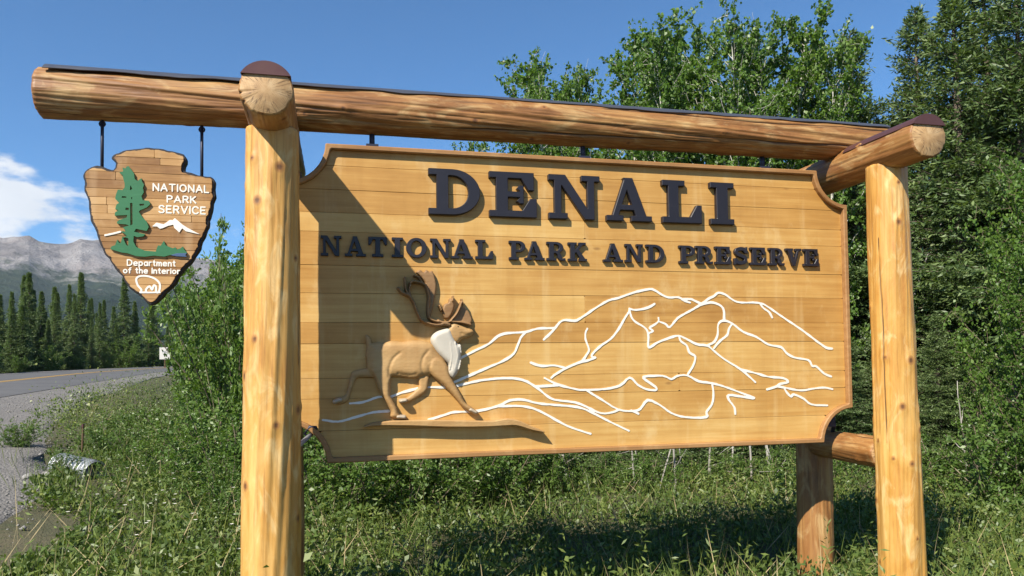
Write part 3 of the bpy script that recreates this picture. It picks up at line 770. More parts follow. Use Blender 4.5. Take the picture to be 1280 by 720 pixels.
def ground_material():
    m, nt, b = mat_new('forest_floor'); t = NT(nt)
    co = t.obj()
    n1 = t.noise(co, 0.9, 6, 0.65); n2 = t.noise(co, 14.0, 6, 0.7); n3 = t.noise(co, 60.0, 3, 0.6)
    col = t.ramp(t.rng(n1, 0.3, 0.7), [(0, (0.045, 0.052, 0.018)), (0.5, (0.085, 0.078, 0.035)), (1, (0.14, 0.112, 0.060))])
    col = t.mix(t.rng(n2, 0.5, 0.7, 0, 0.7), col, (0.055, 0.075, 0.020))
    col = t.mix(t.rng(n3, 0.55, 0.75, 0, 0.5), col, (0.20, 0.165, 0.11))
    t.set(b.inputs['Base Color'], col); b.inputs['Roughness'].default_value = 0.95
    t.bump(t.math('ADD', n2, n3), 0.8, 0.03, b)
    return m
def gravel_material():
    m, nt, b = mat_new('gravel'); t = NT(nt)
    co = t.obj()
    v = t.n('TexVoronoi'); t.set(v.inputs['Vector'], co); v.inputs['Scale'].default_value = 38.0
    n1 = t.noise(co, 1.3, 6, 0.65); n2 = t.noise(co, 120.0, 3, 0.6)
    col = t.mix(0.55, t.ramp(v.outputs['Color'], [(0, (0.10, 0.092, 0.083)), (0.5, (0.18, 0.165, 0.15)), (1, (0.30, 0.28, 0.255))]), t.ramp(n1, [(0.3, (0.145, 0.132, 0.118)), (0.7, (0.225, 0.208, 0.19))]))
    col = t.mix(t.rng(n2, 0.5, 0.8, 0, 0.5), col, (0.12, 0.11, 0.10))
    t.set(b.inputs['Base Color'], col); b.inputs['Roughness'].default_value = 0.95
    t.bump(t.math('SUBTRACT', t.math('MULTIPLY', n2, 0.4), v.outputs['Distance']), 0.9, 0.02, b)
    return m
def asphalt_material():
    m, nt, b = mat_new('asphalt'); t = NT(nt)
    co = t.obj()
    n1 = t.noise(co, 0.5, 5, 0.6); n2 = t.noise(co, 150.0, 3, 0.7); n3 = t.noise(co, 3.0, 6, 0.7)
    col = t.ramp(n1, [(0.3, (0.082, 0.080, 0.080)), (0.7, (0.118, 0.115, 0.112))])
    col = t.mix(t.rng(n2, 0.45, 0.75, 0, 0.5), col, (0.17, 0.165, 0.16))
    col = t.mix(t.rng(t.math('ABSOLUTE', t.math('SUBTRACT', n3, 0.5)), 0, 0.006, 0.5, 0), col, (0.03, 0.03, 0.03))
    t.set(b.inputs['Base Color'], col); b.inputs['Roughness'].default_value = 0.9
    b.inputs['Specular IOR Level'].default_value = 0.25
    t.bump(n2, 0.4, 0.006, b)
    return m
M['ground'] = ground_material(); M['gravel'] = gravel_material(); M['asphalt'] = asphalt_material()
M['yellow_line'] = paint_material('yellow_line', (0.55, 0.31, 0.04), 0.7, 0.4, False)
M['white_line'] = paint_material('white_line', (0.62, 0.61, 0.58), 0.7, 0.4, False)

def axis(lo, hi, fine, n, c=0.0):
    k = np.linspace(-1, 1, n)
    a = np.sinh(k * 7.2) / math.sinh(7.2)
    v = np.where(a < 0, a * (c - lo), a * (hi - c)) + c
    return v
gx_ = np.unique(np.round(np.concatenate([np.linspace(-34, 26, 200), axis(-5200, 5200, 0, 120, -4)]), 3))
gy_ = np.unique(np.round(np.concatenate([np.linspace(-6, 64, 220), axis(-600, 6500, 0, 120, 12)]), 3))
GX, GY = np.meshgrid(gx_, gy_)
GZ = ground_z(GX, GY)
ny, nx = GX.shape
V = np.stack([GX.ravel(), GY.ravel(), GZ.ravel()], 1)
i = np.arange((ny - 1) * (nx - 1)); r_ = i // (nx - 1); c_ = i % (nx - 1); a = r_ * nx + c_
F = np.stack([a, a + 1, a + nx + 1, a + nx], 1)
tag(link('ground', new_mesh('ground', V, F, M['ground'], True)), 'mossy brown earth under the shrubs and trees', None, None, 'structure')

def ribbon(name, s0, s1, la, lb, zoff, m, parent=None, n=None, cross=2, drop=None, edge=0.0):
    ss = np.linspace(s0, s1, n or int((s1 - s0) * 2))
    P = centre(ss); T = np.gradient(P, ss, axis=0); T /= np.linalg.norm(T, axis=1, keepdims=True)
    L = np.stack([-T[:, 1], T[:, 0]], 1)
    lats = np.linspace(la, lb, cross)
    V = []
    for j, l in enumerate(lats):
        ll = np.full(len(ss), l)
        if edge: ll = lb + (-HALF - gravel_w(ss) - lb) * (1 - j / (cross - 1))
        if edge and j in (0,):
            ll = ll + edge * 0.9 * np.abs(fbm(ss * 0.45, ss * 0 + 3.3, 4, 9) * 2)
        q = P + L * ll[:, None]
        z = road_z(ss) + zoff
        if drop is not None: z = z - drop * np.clip(-ll - HALF, 0, 99)
        if edge and j == 0: z = z - 0.06          # feathers out into the soil
        V.append(np.stack([q[:, 0], q[:, 1], z], 1))
    V = np.concatenate(V)
    n_ = len(ss)
    F = []
    for j in range(cross - 1):
        k = np.arange(n_ - 1)
        F.append(np.stack([j * n_ + k, j * n_ + k + 1, (j + 1) * n_ + k + 1, (j + 1) * n_ + k], 1))
    F = np.concatenate(F)
    if lb > la: F = F[:, ::-1]
    return link(name, new_mesh(name, V, F, m, False), parent)
road = tag(ribbon('road', -60, 140, HALF, -HALF, 0.012, M['asphalt'], cross=6), 'grey two lane asphalt road curving away', None, None, 'structure')
gs = tag(ribbon('gravel_shoulder', -60, 140, -HALF - GRAVEL_W, -HALF + 0.25, 0.004, M['gravel'], cross=14, drop=0.08, edge=1.0), 'wide pale gravel shoulder beside the road', None, None, 'structure')
tag(ribbon('far_shoulder', -60, 140, HALF - 0.2, HALF + 1.3, 0.002, M['gravel'], cross=4, n=420), 'narrow gravel verge under the far spruces', None, None, 'structure')
for o_ in (-0.13, 0.13):
    ribbon('centre_line', -60, 140, o_ - 0.06, o_ + 0.06, 0.018, M['yellow_line'], road)

# ---- mountains: a real range two to three kilometres off
def mountain_material():
    m, nt, b = mat_new('mountain_rock'); t = NT(nt)
    co = t.obj()
    z = t.attr('alt')
    n1 = t.noise(co, 0.0028, 8, 0.62); n2 = t.noise(co, 0.012, 8, 0.7); n3 = t.noise(co, 0.05, 6, 0.7)
    rock = t.ramp(t.rng(n2, 0.3, 0.7), [(0, (0.115, 0.10, 0.095)), (0.5, (0.23, 0.207, 0.197)), (1, (0.34, 0.315, 0.305))])
    rock = t.mix(t.rng(n1, 0.5, 0.66, 0, 0.6), rock, (0.19, 0.125, 0.095))
    rock = t.mix(t.rng(t.attr('gully'), 0.45, 0.85, 0, 0.6), rock, (0.37, 0.345, 0.335))
    rock = t.mix(t.rng(t.attr('gully'), 0.5, 0.15, 0, 0.6), rock, (0.12, 0.105, 0.10))
    tundra = t.ramp(t.rng(n3, 0.3, 0.7), [(0, (0.022, 0.036, 0.018)), (1, (0.052, 0.066, 0.032))])
    wood = t.ramp(t.rng(n3, 0.35, 0.65), [(0, (0.010, 0.022, 0.013)), (1, (0.026, 0.044, 0.024))])
    h = t.math('ADD', z, t.math('MULTIPLY', t.math('SUBTRACT', n2, 0.5), 0.55))
    h = t.math('ADD', h, t.math('MULTIPLY', t.math('SUBTRACT', n1, 0.5), 0.5))
    col = t.mix(t.rng(h, 0.44, 0.58), wood, tundra)
    col = t.mix(t.rng(h, 0.60, 0.72), col, rock)
    col = t.mix(t.rng(t.noise(t.mapping(co, (1, 1, 2.4)), 0.006, 7, 0.65), 0.60, 0.66, 0, 0.75), col, (0.25, 0.235, 0.20))
    t.set(b.inputs['Base Color'], col); b.inputs['Roughness'].default_value = 0.95
    b.inputs['Specular IOR Level'].default_value = 0.1
    t.bump(t.math('ADD', n2, t.math('MULTIPLY', n3, 0.4)), 1.0, 30.0, b)
    return m
def mountains():
    bear = np.radians(np.concatenate([np.linspace(-80, -41, 160), np.linspace(-40.9, -14, 560), np.linspace(-13.8, 78, 260)]))
    rad = np.linspace(0, 1, 210)
    B, Q = np.meshgrid(bear, rad)
    tanb = np.tan(np.clip(bear, R(-60), R(60)))
    # height of the skyline seen from the road, by bearing
    xs = np.array([-2.0, -1.1, -0.80, -0.692, -0.674, -0.655, -0.642, -0.613, -0.595, -0.584, -0.56, -0.53, -0.50, -0.47, -0.431, -0.41, -0.39, -0.36, -0.30, -0.1, 0.3, 2.0])
    el = np.array([0.15, 0.20, 0.195, 0.186, 0.188, 0.189, 0.183, 0.177, 0.180, 0.184, 0.183, 0.177, 0.172, 0.166, 0.157, 0.154, 0.147, 0.14, 0.13, 0.12, 0.14, 0.17])
    e = np.interp(tanb, xs, el)
    r0, r1 = 650.0, 2700.0
    Rr = r0 + (r1 + 700 - r0) * Q
    crest = (r1 - r0) / (r1 + 700 - r0)
    up = np.clip(Q / crest, 0, 1)
    PX = Rr * np.sin(B); PY = Rr * np.cos(B)
    wx = PX + 160 * fbm(PX / 260, PY / 260, 3, 71); wy = PY + 160 * fbm(PX / 260 + 9, PY / 260, 3, 72)
    def rdg(sc, sd): return 1 - np.abs(2 * vnoise(wx / sc, wy / sc, sd) - 1)
    wig = fbm(wx / 900 + 20, wy / 900, 4, 31)
    prof = 0.26 * up + 0.74 * up ** 1.9
    amp = np.sin(np.clip(up, 0, 1) * math.pi) ** 0.8
    fine = 0.20 * (rdg(520, 17) - 0.6) + 0.10 * (rdg(230, 23) - 0.6) + 0.050 * (rdg(95, 29) - 0.6) + 0.022 * (rdg(40, 37) - 0.6)
    crag = 0.055 * fbm(wx / 130, wy / 130, 5, 8) + 0.035 * (rdg(95, 29) - 0.6) + 0.016 * (rdg(40, 37) - 0.6)
    h = prof + amp * (fine + 0.20 * wig) + sstep(0.72, 1.0, up) * crag
    back = np.clip((Q - crest) / (1 - crest), 0, 1)
    h = np.where(Q > crest, 1.0 - 0.85 * back ** 1.2 + crag * (1 - back), h)
    H = (e * r1 * np.sqrt(1.0)) [None, :] * np.maximum(h, -0.01)
    cosb = np.cos(B)
    X = Rr * np.sin(B); Y = Rr * np.cos(B)
    # e is tan of elevation along the depth axis
    Z = 1.6 + H * np.maximum(np.cos(B), 0.35) - 3.0 * (1 - up)
    ny, nx = X.shape
    V = np.stack([X.ravel(), Y.ravel(), Z.ravel()], 1)
    i = np.arange((ny - 1) * (nx - 1)); a = (i // (nx - 1)) * nx + i % (nx - 1)
    F = np.stack([a, a + nx, a + nx + 1, a + 1], 1)[:, ::-1]
    me = new_mesh('mountains', V, F, mountain_material(), True)
    add_attr(me, 'alt', np.clip(h, 0, 1.1).ravel())
    add_attr(me, 'gully', np.clip(0.5 + 0.9 * fbm(wx / 60, wy / 150, 4, 77) + 0.5 * (rdg(70, 41) - 0.6), 0, 1).ravel())
    tag(link('mountains', me), 'grey scree mountains above dark wooded slopes', None, None, 'structure')
mountains()

# the air between here and the range
def haze():
    g = Geo(); g.box(-4600, 4600, -700, 4300, -4.0, 560.0)
    m = bpy.data.materials.new('haze_air'); m.use_nodes = True
    nt = m.node_tree
    for n_ in list(nt.nodes):
        if n_.type != 'OUTPUT_MATERIAL': nt.nodes.remove(n_)
    v = nt.nodes.new('ShaderNodeVolumePrincipled')
    v.inputs['Color'].default_value = (0.70, 0.84, 1.0, 1); v.inputs['Density'].default_value = 0.00007
    nt.links.new(v.outputs[0], nt.nodes['Material Output'].inputs['Volume'])
    tag(g.build('haze', m), 'thin blue summer haze before the mountains', None, None, 'stuff')
haze()

# ------------------------------------------------------------------ the log frame
X0, Y0, ZB, HT, WD, COVE = -1.279, 4.1674, 1.0849, 1.825, 3.66, 0.225
SIGN = Matrix.Translation((X0, Y0, 0)) @ Matrix.Rotation(YAW, 4, 'Z')
def sp(s, b, z): return SIGN @ Vector((s, -b, z))          # along the face, out of the face, height

def log_mesh(name, L, r0, r1, mats, seed, knots=8, cracks=4, seg=128, rough=0.006, bend=0.012, knot_list=None, tears=0.0):
    rg = np.random.default_rng(seed)
    nz = max(24, int(L / 0.014)); 
    z = np.linspace(0, L, nz); th = np.arange(seg) * 2 * math.pi / seg
    TH, Zz = np.meshgrid(th, z)
    rad = r0 + (r1 - r0) * Zz / L
    cx, cy = np.cos(TH), np.sin(TH)
    rad = rad * (1 + 0.030 * fbm(cx * 1.6 + 9 + seed, Zz * 1.1 + cy * 1.6, 3, seed) * 2)
    rad = rad + rough * 2 * fbm(cx * 5 + seed, Zz * 2.0 + cy * 5, 4, seed + 5)
    kn = np.zeros_like(rad); ck = np.zeros_like(rad)
    ks = knot_list or [(rg.uniform(0.05, L - 0.05), rg.uniform(0, 2 * math.pi), rg.uniform(0.012, 0.028)) for _ in range(knots)]
    for kz, ka, kr in ks:
        da = (TH - ka + math.pi) % (2 * math.pi) - math.pi
        d = np.sqrt((da * rad) ** 2 + ((Zz - kz) * 0.85) ** 2) / kr
        k = np.clip(1.25 - d, 0, 1); kn = np.maximum(kn, k)
        rad = rad + 0.007 * np.exp(-(d / 1.5) ** 2) - 0.004 * np.exp(-(d / 0.5) ** 2)
    for _ in range(cracks):
        a0 = rg.uniform(0, 2 * math.pi); z0 = rg.uniform(-0.1, 0.7) * L; ln = rg.uniform(0.25, 0.9) * L; wd = rg.uniform(0.003, 0.006)
        ac = a0 + 0.22 * fbm(z * 1.4, z * 0 + seed + a0, 4, seed + 3) * 2
        da = (TH - ac[:, None] + math.pi) % (2 * math.pi) - math.pi
        env = sstep(z0, z0 + 0.18 * ln, Zz) * (1 - sstep(z0 + 0.8 * ln, z0 + ln, Zz))
        c = np.clip(1.2 - np.abs(da * rad) / (wd * (0.5 + env)), 0, 1) * (env > 0.05)
        ck = np.maximum(ck, c); rad = rad - 0.009 * c * env
    if tears:
        tn = vnoise(cx * 9 + seed, Zz * 3.0 + cy * 9, seed + 11); tn2 = vnoise(cx * 24 + seed, Zz * 7.0 + cy * 24, seed + 12)
        q = np.clip((0.6 * tn + 0.4 * tn2 - 0.60) * 8, 0, 1) * tears
        q2 = np.clip((vnoise(cx * 40 + seed, Zz * 4.0 + cy * 40, seed + 13) - 0.72) * 8, 0, 1) * tears
        ck = np.maximum(ck, q2 * 0.75); rad = rad - 0.004 * q - 0.003 * q2
    bx = bend * np.sin(z / L * math.pi * 1.3 + seed); by = bend * np.sin(z / L * math.pi * 0.9 + seed * 2.1)
    ch = np.ones(nz)
    Xv = rad * cx + bx[:, None]; Yv = rad * cy + by[:, None]
    V = np.stack([Xv.ravel(), Yv.ravel(), Zz.ravel()], 1)
    i = np.arange((nz - 1) * seg); r_ = i // seg; c_ = i % seg
    F = np.stack([r_ * seg + c_, r_ * seg + (c_ + 1) % seg, (r_ + 1) * seg + (c_ + 1) % seg, (r_ + 1) * seg + c_], 1)
    # ends: bevel ring, then a face
    nV = len(V); extra = []; fl = F.tolist(); mi = [0] * len(fl)
    for e, zz, sg in ((0, 0.0, -1), (nz - 1, L, 1)):
        base = len(V) + len(extra)
        for k in range(seg): extra.append((bx[e] + (Xv[e, k] - bx[e]) * 0.93, by[e] + (Yv[e, k] - by[e]) * 0.93, zz + sg * 0.008))
        cb = len(V) + len(extra); extra.append((bx[e], by[e], zz + sg * 0.010))
        for k in range(seg):
            k2 = (k + 1) % seg
            q = [e * seg + k, e * seg + k2, base + k2, base + k]
            fl.append(q if sg > 0 else q[::-1]); mi.append(0)
            t = [base + k, base + k2, cb, cb]
            t = [base + k, base + k2, cb]
            fl.append(t if sg > 0 else t[::-1]); mi.append(1)
    V = np.vstack([V, np.array(extra)])
    me = new_mesh(name, V, fl, mats, True, mi)
    pad = np.zeros(len(V) - kn.size)
    add_attr(me, 'knot', np.concatenate([kn.ravel(), pad])); add_attr(me, 'crack', np.concatenate([ck.ravel(), pad]))
    return me, (Xv, Yv, z)

def put_log(name, p0, p1, r0, r1, m, seed, parent, spin=0.0, **kw):
    p0 = Vector(p0); p1 = Vector(p1)
    me, info = log_mesh(name, (p1 - p0).length, r0, r1, [M[m], M['end']], seed, **kw)
    o = link(name, me, None)
    o.matrix_world = Matrix.Translation(p0) @ (p1 - p0).to_track_quat('Z', 'Y').to_matrix().to_4x4() @ Matrix.Rotation(spin, 4, 'Z')
    mw = o.matrix_world.copy()
    o.parent = parent
    o.matrix_parent_inverse = parent.matrix_world.inverted()
    return o, info

fr = empty('log_frame', sp(WD / 2, 0, gz(*sp(WD / 2, 0, 0)[:2])), YAW)
bpy.context.view_layer.update()
tag(fr, 'peeled log frame of posts, cross logs and a long top beam', 'sign frame')
BEAM_Z, CROSS_Z = ZB + 2.016, ZB + 1.845
POST = {}
def post(s, b, top, r0, r1, seed, m='post', knots=14):
    p = sp(s, b, 0); g = gz(p.x, p.y)
    return put_log('post', (p.x, p.y, g - 0.25), (p.x, p.y, top), r0, r1, m, seed, fr, knots=knots, cracks=2, spin=seed * 1.3, tears=0.3, rough=0.009)[0]
post(-0.045, 0.40, CROSS_Z - 0.085, 0.149, 0.132, 4, knots=30)
post(3.672, 0.40, CROSS_Z - 0.085, 0.134, 0.118, 8, knots=32)
post(-0.045, -0.42, CROSS_Z - 0.085, 0.135, 0.122, 9, 'beam')
post(3.662, -0.42, CROSS_Z - 0.085, 0.128, 0.116, 12, 'beam')
cl = [put_log('cross_log', sp(s, -0.66, CROSS_Z), sp(s, 0.75, CROSS_Z), 0.122, 0.124, 'beam', sd, fr, knots=6, cracks=4, bend=0.004, tears=0.5, spin=sp_)[0] for s, sd, sp_ in ((-0.035, 15, 0.4), (3.655, 21, 1.1))]
beam, bi = put_log('beam', sp(-1.24, 0, BEAM_Z + 0.003), sp(3.98, 0, BEAM_Z + 0.015), 0.130, 0.123, 'beam', 33, fr, knots=18, cracks=9, seg=160, rough=0.010, bend=0.010, tears=0.8)
for s in (-0.04, 3.665):
    put_log('brace_log', sp(s, -0.34, ZB - 0.045), sp(s, 0.30, ZB - 0.045), 0.098, 0.102, 'beam', 40 + int(s), fr, knots=4, cracks=2, bend=0.003)

# sheet metal laid over the tops of beam and cross logs
def flashing(name, p0, p1, r, half, m, lip=False, wav=0.05, seed=0):
    p0 = Vector(p0); p1 = Vector(p1); d = (p1 - p0); L = d.length; d.normalize()
    side = d.cross(Vector((0, 0, 1))).normalized(); upv = side.cross(d).normalized()
    n = max(3, int(L / 0.06)); k = 15
    V = []; F = []
    for th_ in (0.0, 0.004):
        for i in range(n + 1):
            hw = half * (1 + wav * 2 * float(fbm(np.array([i * 0.35]), np.array([seed + 1.5]), 3, seed)[0]))
            for j in range(k):
                a = -hw + 2 * hw * j / (k - 1)
                V.append(tuple(p0 + d * (L * i / n) + side * ((r + th_) * math.sin(a)) + upv * ((r + th_) * math.cos(a))))
    off = (n + 1) * k
    for i in range(n):
        for j in range(k - 1):
            a = i * k + j
            F.append((off + a, off + a + k, off + a + k + 1, off + a + 1)); F.append((a, a + 1, a + k + 1, a + k))
        for a, b in ((i * k, (i + 1) * k), (i * k + k - 1, (i + 1) * k + k - 1)):
            F.append((a, b, off + b, off + a))
    for a in (0, n * k):
        for j in range(k - 1): F.append((a + j, a + j + 1, off + a + j + 1, off + a + j))
    if lip:                                   # folded down over the end grain
        b = len(V)
        for dd in (0.0, 0.006):
            for j in range(k):
                a = -half + 2 * half * j / (k - 1)
                V.append(tuple(p1 + d * dd + side * ((r + 0.004) * math.sin(a)) + upv * ((r + 0.004) * math.cos(a))))
        F.append(tuple(b + j for j in range(k))); F.append(tuple(b + k + j for j in range(k))[::-1])
        for j in range(k):
            j2 = (j + 1) % k
            F.append((b + j, b + k + j, b + k + j2, b + j2))
    me = new_mesh(name, V, F, M[m]); fix_normals(me)
    o = link(name, me, None); o.parent = fr; o.matrix_parent_inverse = fr.matrix_world.inverted()
    return o
flashing('beam_flashing', sp(-1.2, 0, BEAM_Z + 0.010), sp(3.97, 0, BEAM_Z + 0.018), 0.138, R(47), 'flash', wav=0.22, seed=3)
for s in (-0.035, 3.655):
    flashing('cross_log_flashing', sp(s, 0.15, CROSS_Z + 0.004), sp(s, 0.762, CROSS_Z + 0.001), 0.1265, R(60), 'flash_brown', lip=True, wav=0.04)

# ------------------------------------------------------------------ the hanging board
sg = empty('park_entrance_sign', sp(WD / 2, 0, ZB), YAW)
tag(sg, 'large carved wooden board reading Denali National Park and Preserve', 'sign')
OG = (WD / 2, 0.0, 0.0)          # local origin of everything on the board, in (s, -b, t)
RIM = 0.030
def board_sd(X, Y):
    d = sd_box(0, 0, WD, HT, X, Y)
    for cx_ in (0, WD):
        for cy_ in (0, HT):
            d = np.maximum(d, COVE - np.hypot(X - cx_, Y - cy_))
    return d
h = 0.010
X, Y, xs, ys = grid(0, WD, 0, HT, h)
SDB = board_sd(X, Y)
piece('border', np.maximum(SDB, -(SDB + RIM)), xs, ys, -0.034, 0.055, M['border'], sg, 0.006, OG, 0.0012)
piece('back_board', SDB + RIM - 0.002, xs, ys, 0.022, 0.050, M['backing'], sg, 0.002, OG, 0.0012)
seams = [0.0, 0.180, 0.362, 0.478, 0.676, 0.799, 0.967, 1.128, 1.321, 1.433, 1.566, 1.705, 1.83]
rb = random.Random(5)
for k in range(len(seams) - 1):
    t0, t1 = seams[k], seams[k + 1]
    n_ = [1, 1, 2, 1, 1, 2, 1, 1, 2, 1, 1, 1][k]
    cuts = [0.0] + ([rb.uniform(0.9, 2.8)] if n_ == 2 else []) + [WD]
    xsel = slice(max(0, np.searchsorted(ys, t0) - 3), np.searchsorted(ys, t1) + 4)
    for c in range(len(cuts) - 1):
        st = sd_box(cuts[c] + 0.0003, t0 + 0.0006, cuts[c + 1] - 0.0003, t1 - 0.0006, X[xsel], Y[xsel])
        yf = rb.uniform(-0.0012, 0.0012)
        piece('board', np.maximum(SDB[xsel] + RIM - 0.0005, st), xs, ys[xsel], yf, 0.021, M['board'], sg, 0.0014, OG, 0.0012)

# ---- slab serif letters
def glyph(c, X, Y):
    bx = lambda *a: sd_box(*a, X, Y)
    pl = lambda *p: sd_poly(p, X, Y)
    un = lambda *a: np.minimum.reduce(a)
    if c == 'D':
        w = 1.10
        o = np.maximum(un(sd_ell(.50, .5, .60, .5, X, Y), bx(.2, 0, .50, 1)), .17 - X)
        i = np.maximum(un(sd_ell(.50, .5, .35, .355, X, Y), bx(.42, .145, .50, .855)), .42 - X)
        return w, un(np.maximum(o, -i), bx(0, .86, .45, 1), bx(0, 0, .45, .14))
    if c == 'E':
        return 1.05, un(bx(.15, 0, .41, 1), bx(0, .86, .99, 1), bx(0, 0, 1.05, .145), bx(.41, .44, .68, .57), pl((.68, .44), (.60, .36), (.66, .30), (.76, .30), (.76, .71), (.66, .71), (.60, .64), (.68, .57)),
                        pl((.70, .87), (.86, .60), (.99, .60), (.99, 1), (.70, 1)), pl((.72, .14), (.90, .42), (1.05, .42), (1.05, 0), (.72, 0)))
    if c == 'N':
        return 1.18, un(bx(.13, 0, .29, 1), bx(0, 0, .43, .135), bx(0, .865, .36, 1), pl((.13, 1), (.38, 1), (1.05, 0), (.82, 0)), bx(.89, 0, 1.05, 1), bx(.75, .865, 1.18, 1))
    if c == 'A':
        return 1.14, un(pl((.12, .05), (.27, .05), (.60, .95), (.46, 1.0)), pl((.42, 1.0), (.66, 1.0), (1.03, .05), (.76, .05)), bx(.26, .25, .86, .375), bx(0, 0, .42, .13), bx(.62, 0, 1.14, .13))
    if c == 'L':
        return 1.0, un(bx(.15, 0, .41, 1), bx(0, .865, .57, 1), bx(0, 0, 1.0, .145), pl((1.0, 0), (1.0, .43), (.87, .43), (.70, .14), (.70, 0)))
    if c == 'I':
        return 0.58, un(bx(.15, 0, .43, 1), bx(0, .865, .58, 1), bx(0, 0, .58, .135))
    if c == 'T':
        return 1.0, un(bx(.37, 0, .63, 1), bx(.2, 0, .8, .135), bx(0, .86, 1, 1), pl((0, 1), (0, .6), (.11, .6), (.24, .87), (.24, 1)), pl((1, 1), (1, .6), (.89, .6), (.76, .87), (.76, 1)))
    if c == 'O':
        return 1.06, np.maximum(sd_ell(.53, .5, .53, .51, X, Y), -sd_ell(.53, .5, .275, .355, X, Y))
    if c in 'PR':
        o = np.maximum(un(sd_ell(.52, .70, .42, .30, X, Y), bx(.2, .40, .52, 1)), .2 - X)
        i = np.maximum(un(sd_ell(.52, .70, .18, .165, X, Y), bx(.40, .535, .52, .865)), .40 - X)
        g = un(np.maximum(o, -i), bx(.14, 0, .40, 1), bx(0, 0, .53, .135), bx(0, .865, .45, 1))
        if c == 'P': return 0.94, g
        return 1.05, un(g, pl((.44, .46), (.68, .46), (.80, .34), (.87, .13), (1.05, .15), (1.05, .02), (.90, -.01), (.72, .02), (.62, .14), (.60, .30), (.50, .41)))
    if c == 'K':
        return 1.12, un(bx(.14, 0, .40, 1), bx(0, 0, .52, .135), bx(0, .865, .52, 1), pl((.36, .38), (.36, .54), (.74, .93), (.95, .93)), pl((.44, .52), (.62, .64), (1.06, .06), (.76, .06)), bx(.63, .865, 1.06, 1), bx(.64, 0, 1.12, .135))
    if c == 'S':
        p = smooth_line([(.78, .74), (.66, .87), (.45, .90), (.22, .84), (.15, .70), (.26, .58), (.48, .51), (.70, .42), (.77, .28), (.68, .15), (.45, .10), (.23, .14), (.12, .27)], 4)
        return 0.92, un(sd_line(p, .105, X, Y), bx(.76, .64, .89, 1.0), bx(.02, 0, .15, .36))
    if c == 'V':
        return 1.12, un(pl((.12, .95), (.41, .95), (.68, 0), (.47, 0)), pl((.50, 0), (.66, 0), (.97, .95), (.82, .95)), bx(0, .865, .52, 1), bx(.68, .865, 1.12, 1))

def letter(c, s0, s1, t0, t1, depth):
    hh = 0.011
    w, _ = glyph(c, np.zeros((1, 1)), np.zeros((1, 1)))
    Xg, Yg, xg, yg = grid(-0.03, w + 0.03, -0.03, 1.03, hh)
    S = glyph(c, Xg, Yg)[1]
    lp = outlines(S, xg, yg, 0.0022)
    k = t1 - t0; kx = (s1 - s0) / w
    lp = [np.stack([s0 + P[:, 0] * kx, t0 + P[:, 1] * k], 1) for P in lp]
    V, F = solid(lp, -depth, 0.0, 0.0035 if k > 0.2 else 0.002, OG)
    me = new_mesh('letter', V, F, M['letter']); fix_normals(me)
    return link('letter', me, sg)
for row, dp in ((BIG_LETTERS, 0.034), (SMALL_LETTERS, 0.024)):
    for c, s0, s1, t0, t1 in row: letter(c, s0, s1, t0, t1, dp)

# ---- white line drawing of the range, standing a hair proud of the boards
X, Y, xs, ys = grid(0.10, 3.58, 0.02, 1.06, 0.0036)
SL = np.full(X.shape, 1e9)
for l in MOUNTAIN_LINES:
    P = smooth_line(l, 3)
    x0_, x1_ = P[:, 0].min() - 0.05, P[:, 0].max() + 0.05; y0_, y1_ = P[:, 1].min() - 0.05, P[:, 1].max() + 0.05
    a0, a1 = np.searchsorted(ys, y0_), np.searchsorted(ys, y1_); b0, b1 = np.searchsorted(xs, x0_), np.searchsorted(xs, x1_)
    sl = (slice(max(a0, 0), a1), slice(max(b0, 0), b1))
    SL[sl] = np.minimum(SL[sl], sd_line(P, 0.0066, X[sl], Y[sl]))
SL += 0.0075 * fbm(X * 22, Y * 22, 4, 4)
cells('mountain_drawing', SL, xs, ys, -0.0030, 0.004, M['white'], sg, OG)

# ---- the carved caribou
sq = lambda k: (lambda X, Y, P=smooth_loop(CARIBOU[k], 3): sd_poly(P, X, Y))
GROOVES = [[(0.573, 0.483), (0.578, 0.538), (0.601, 0.588), (0.638, 0.62)], [(0.78, 0.484), (0.762, 0.536), (0.772, 0.591), (0.8, 0.628)], [(0.827, 0.488), (0.808, 0.526), (0.818, 0.568)], [(0.999, 0.73), (1.032, 0.723), (1.061, 0.73)], [(0.482, 0.489), (0.465, 0.53), (0.474, 0.571)], [(0.628, 0.5), (0.683, 0.49), (0.729, 0.494)]]
caribou = relief('caribou_body', [(lambda X, Y: sd_line([(0.985, 0.745), (1.045, 0.742)], 0.022, X, Y), 0.050, 0.02), (sq('hind_far'), 0.026, 0.022), (sq('fore_far'), 0.024, 0.018), (sq('tail'), 0.032, 0.010), (sq('torso'), 0.050, 0.055), (sq('hind_near'), 0.052, 0.022),
                        (sq('fore_near'), 0.055, 0.024), (sq('head'), 0.052, 0.026)], 0.0048, M['carve'], sg, OG, 0.24, 1.14, 0.20, 0.84, grooves=GROOVES)
relief('caribou_mane', [(sq('mane'), 0.058, 0.030)] + [(lambda X, Y, q=q: np.maximum(sq('mane')(X, Y), sd_line([(0.955 + q, 0.52), (0.975 + q * 1.2, 0.60), (0.960 + q, 0.68)], 0.006, X, Y)), 0.061, 0.006) for q in (-0.03, 0.0, 0.025)], 0.0036, M['mane'], caribou, OG, 0.78, 1.05, 0.45, 0.80)
ant = [(sq('palm_back'), 0.030, 0.008), (sq('palm_brow'), 0.036, 0.008), (sq('palm_front'), 0.028, 0.008)]
for l, w in ANTLERS:
    ant.append((lambda X, Y, P=smooth_line(l, 4), w=w * 0.82: sd_line(P, w, X, Y), 0.060, w))
relief('caribou_antlers', ant, 0.0032, M['antler'], caribou, OG, 0.60, 1.10, 0.74, 1.14)
hf = lambda k, pts: None
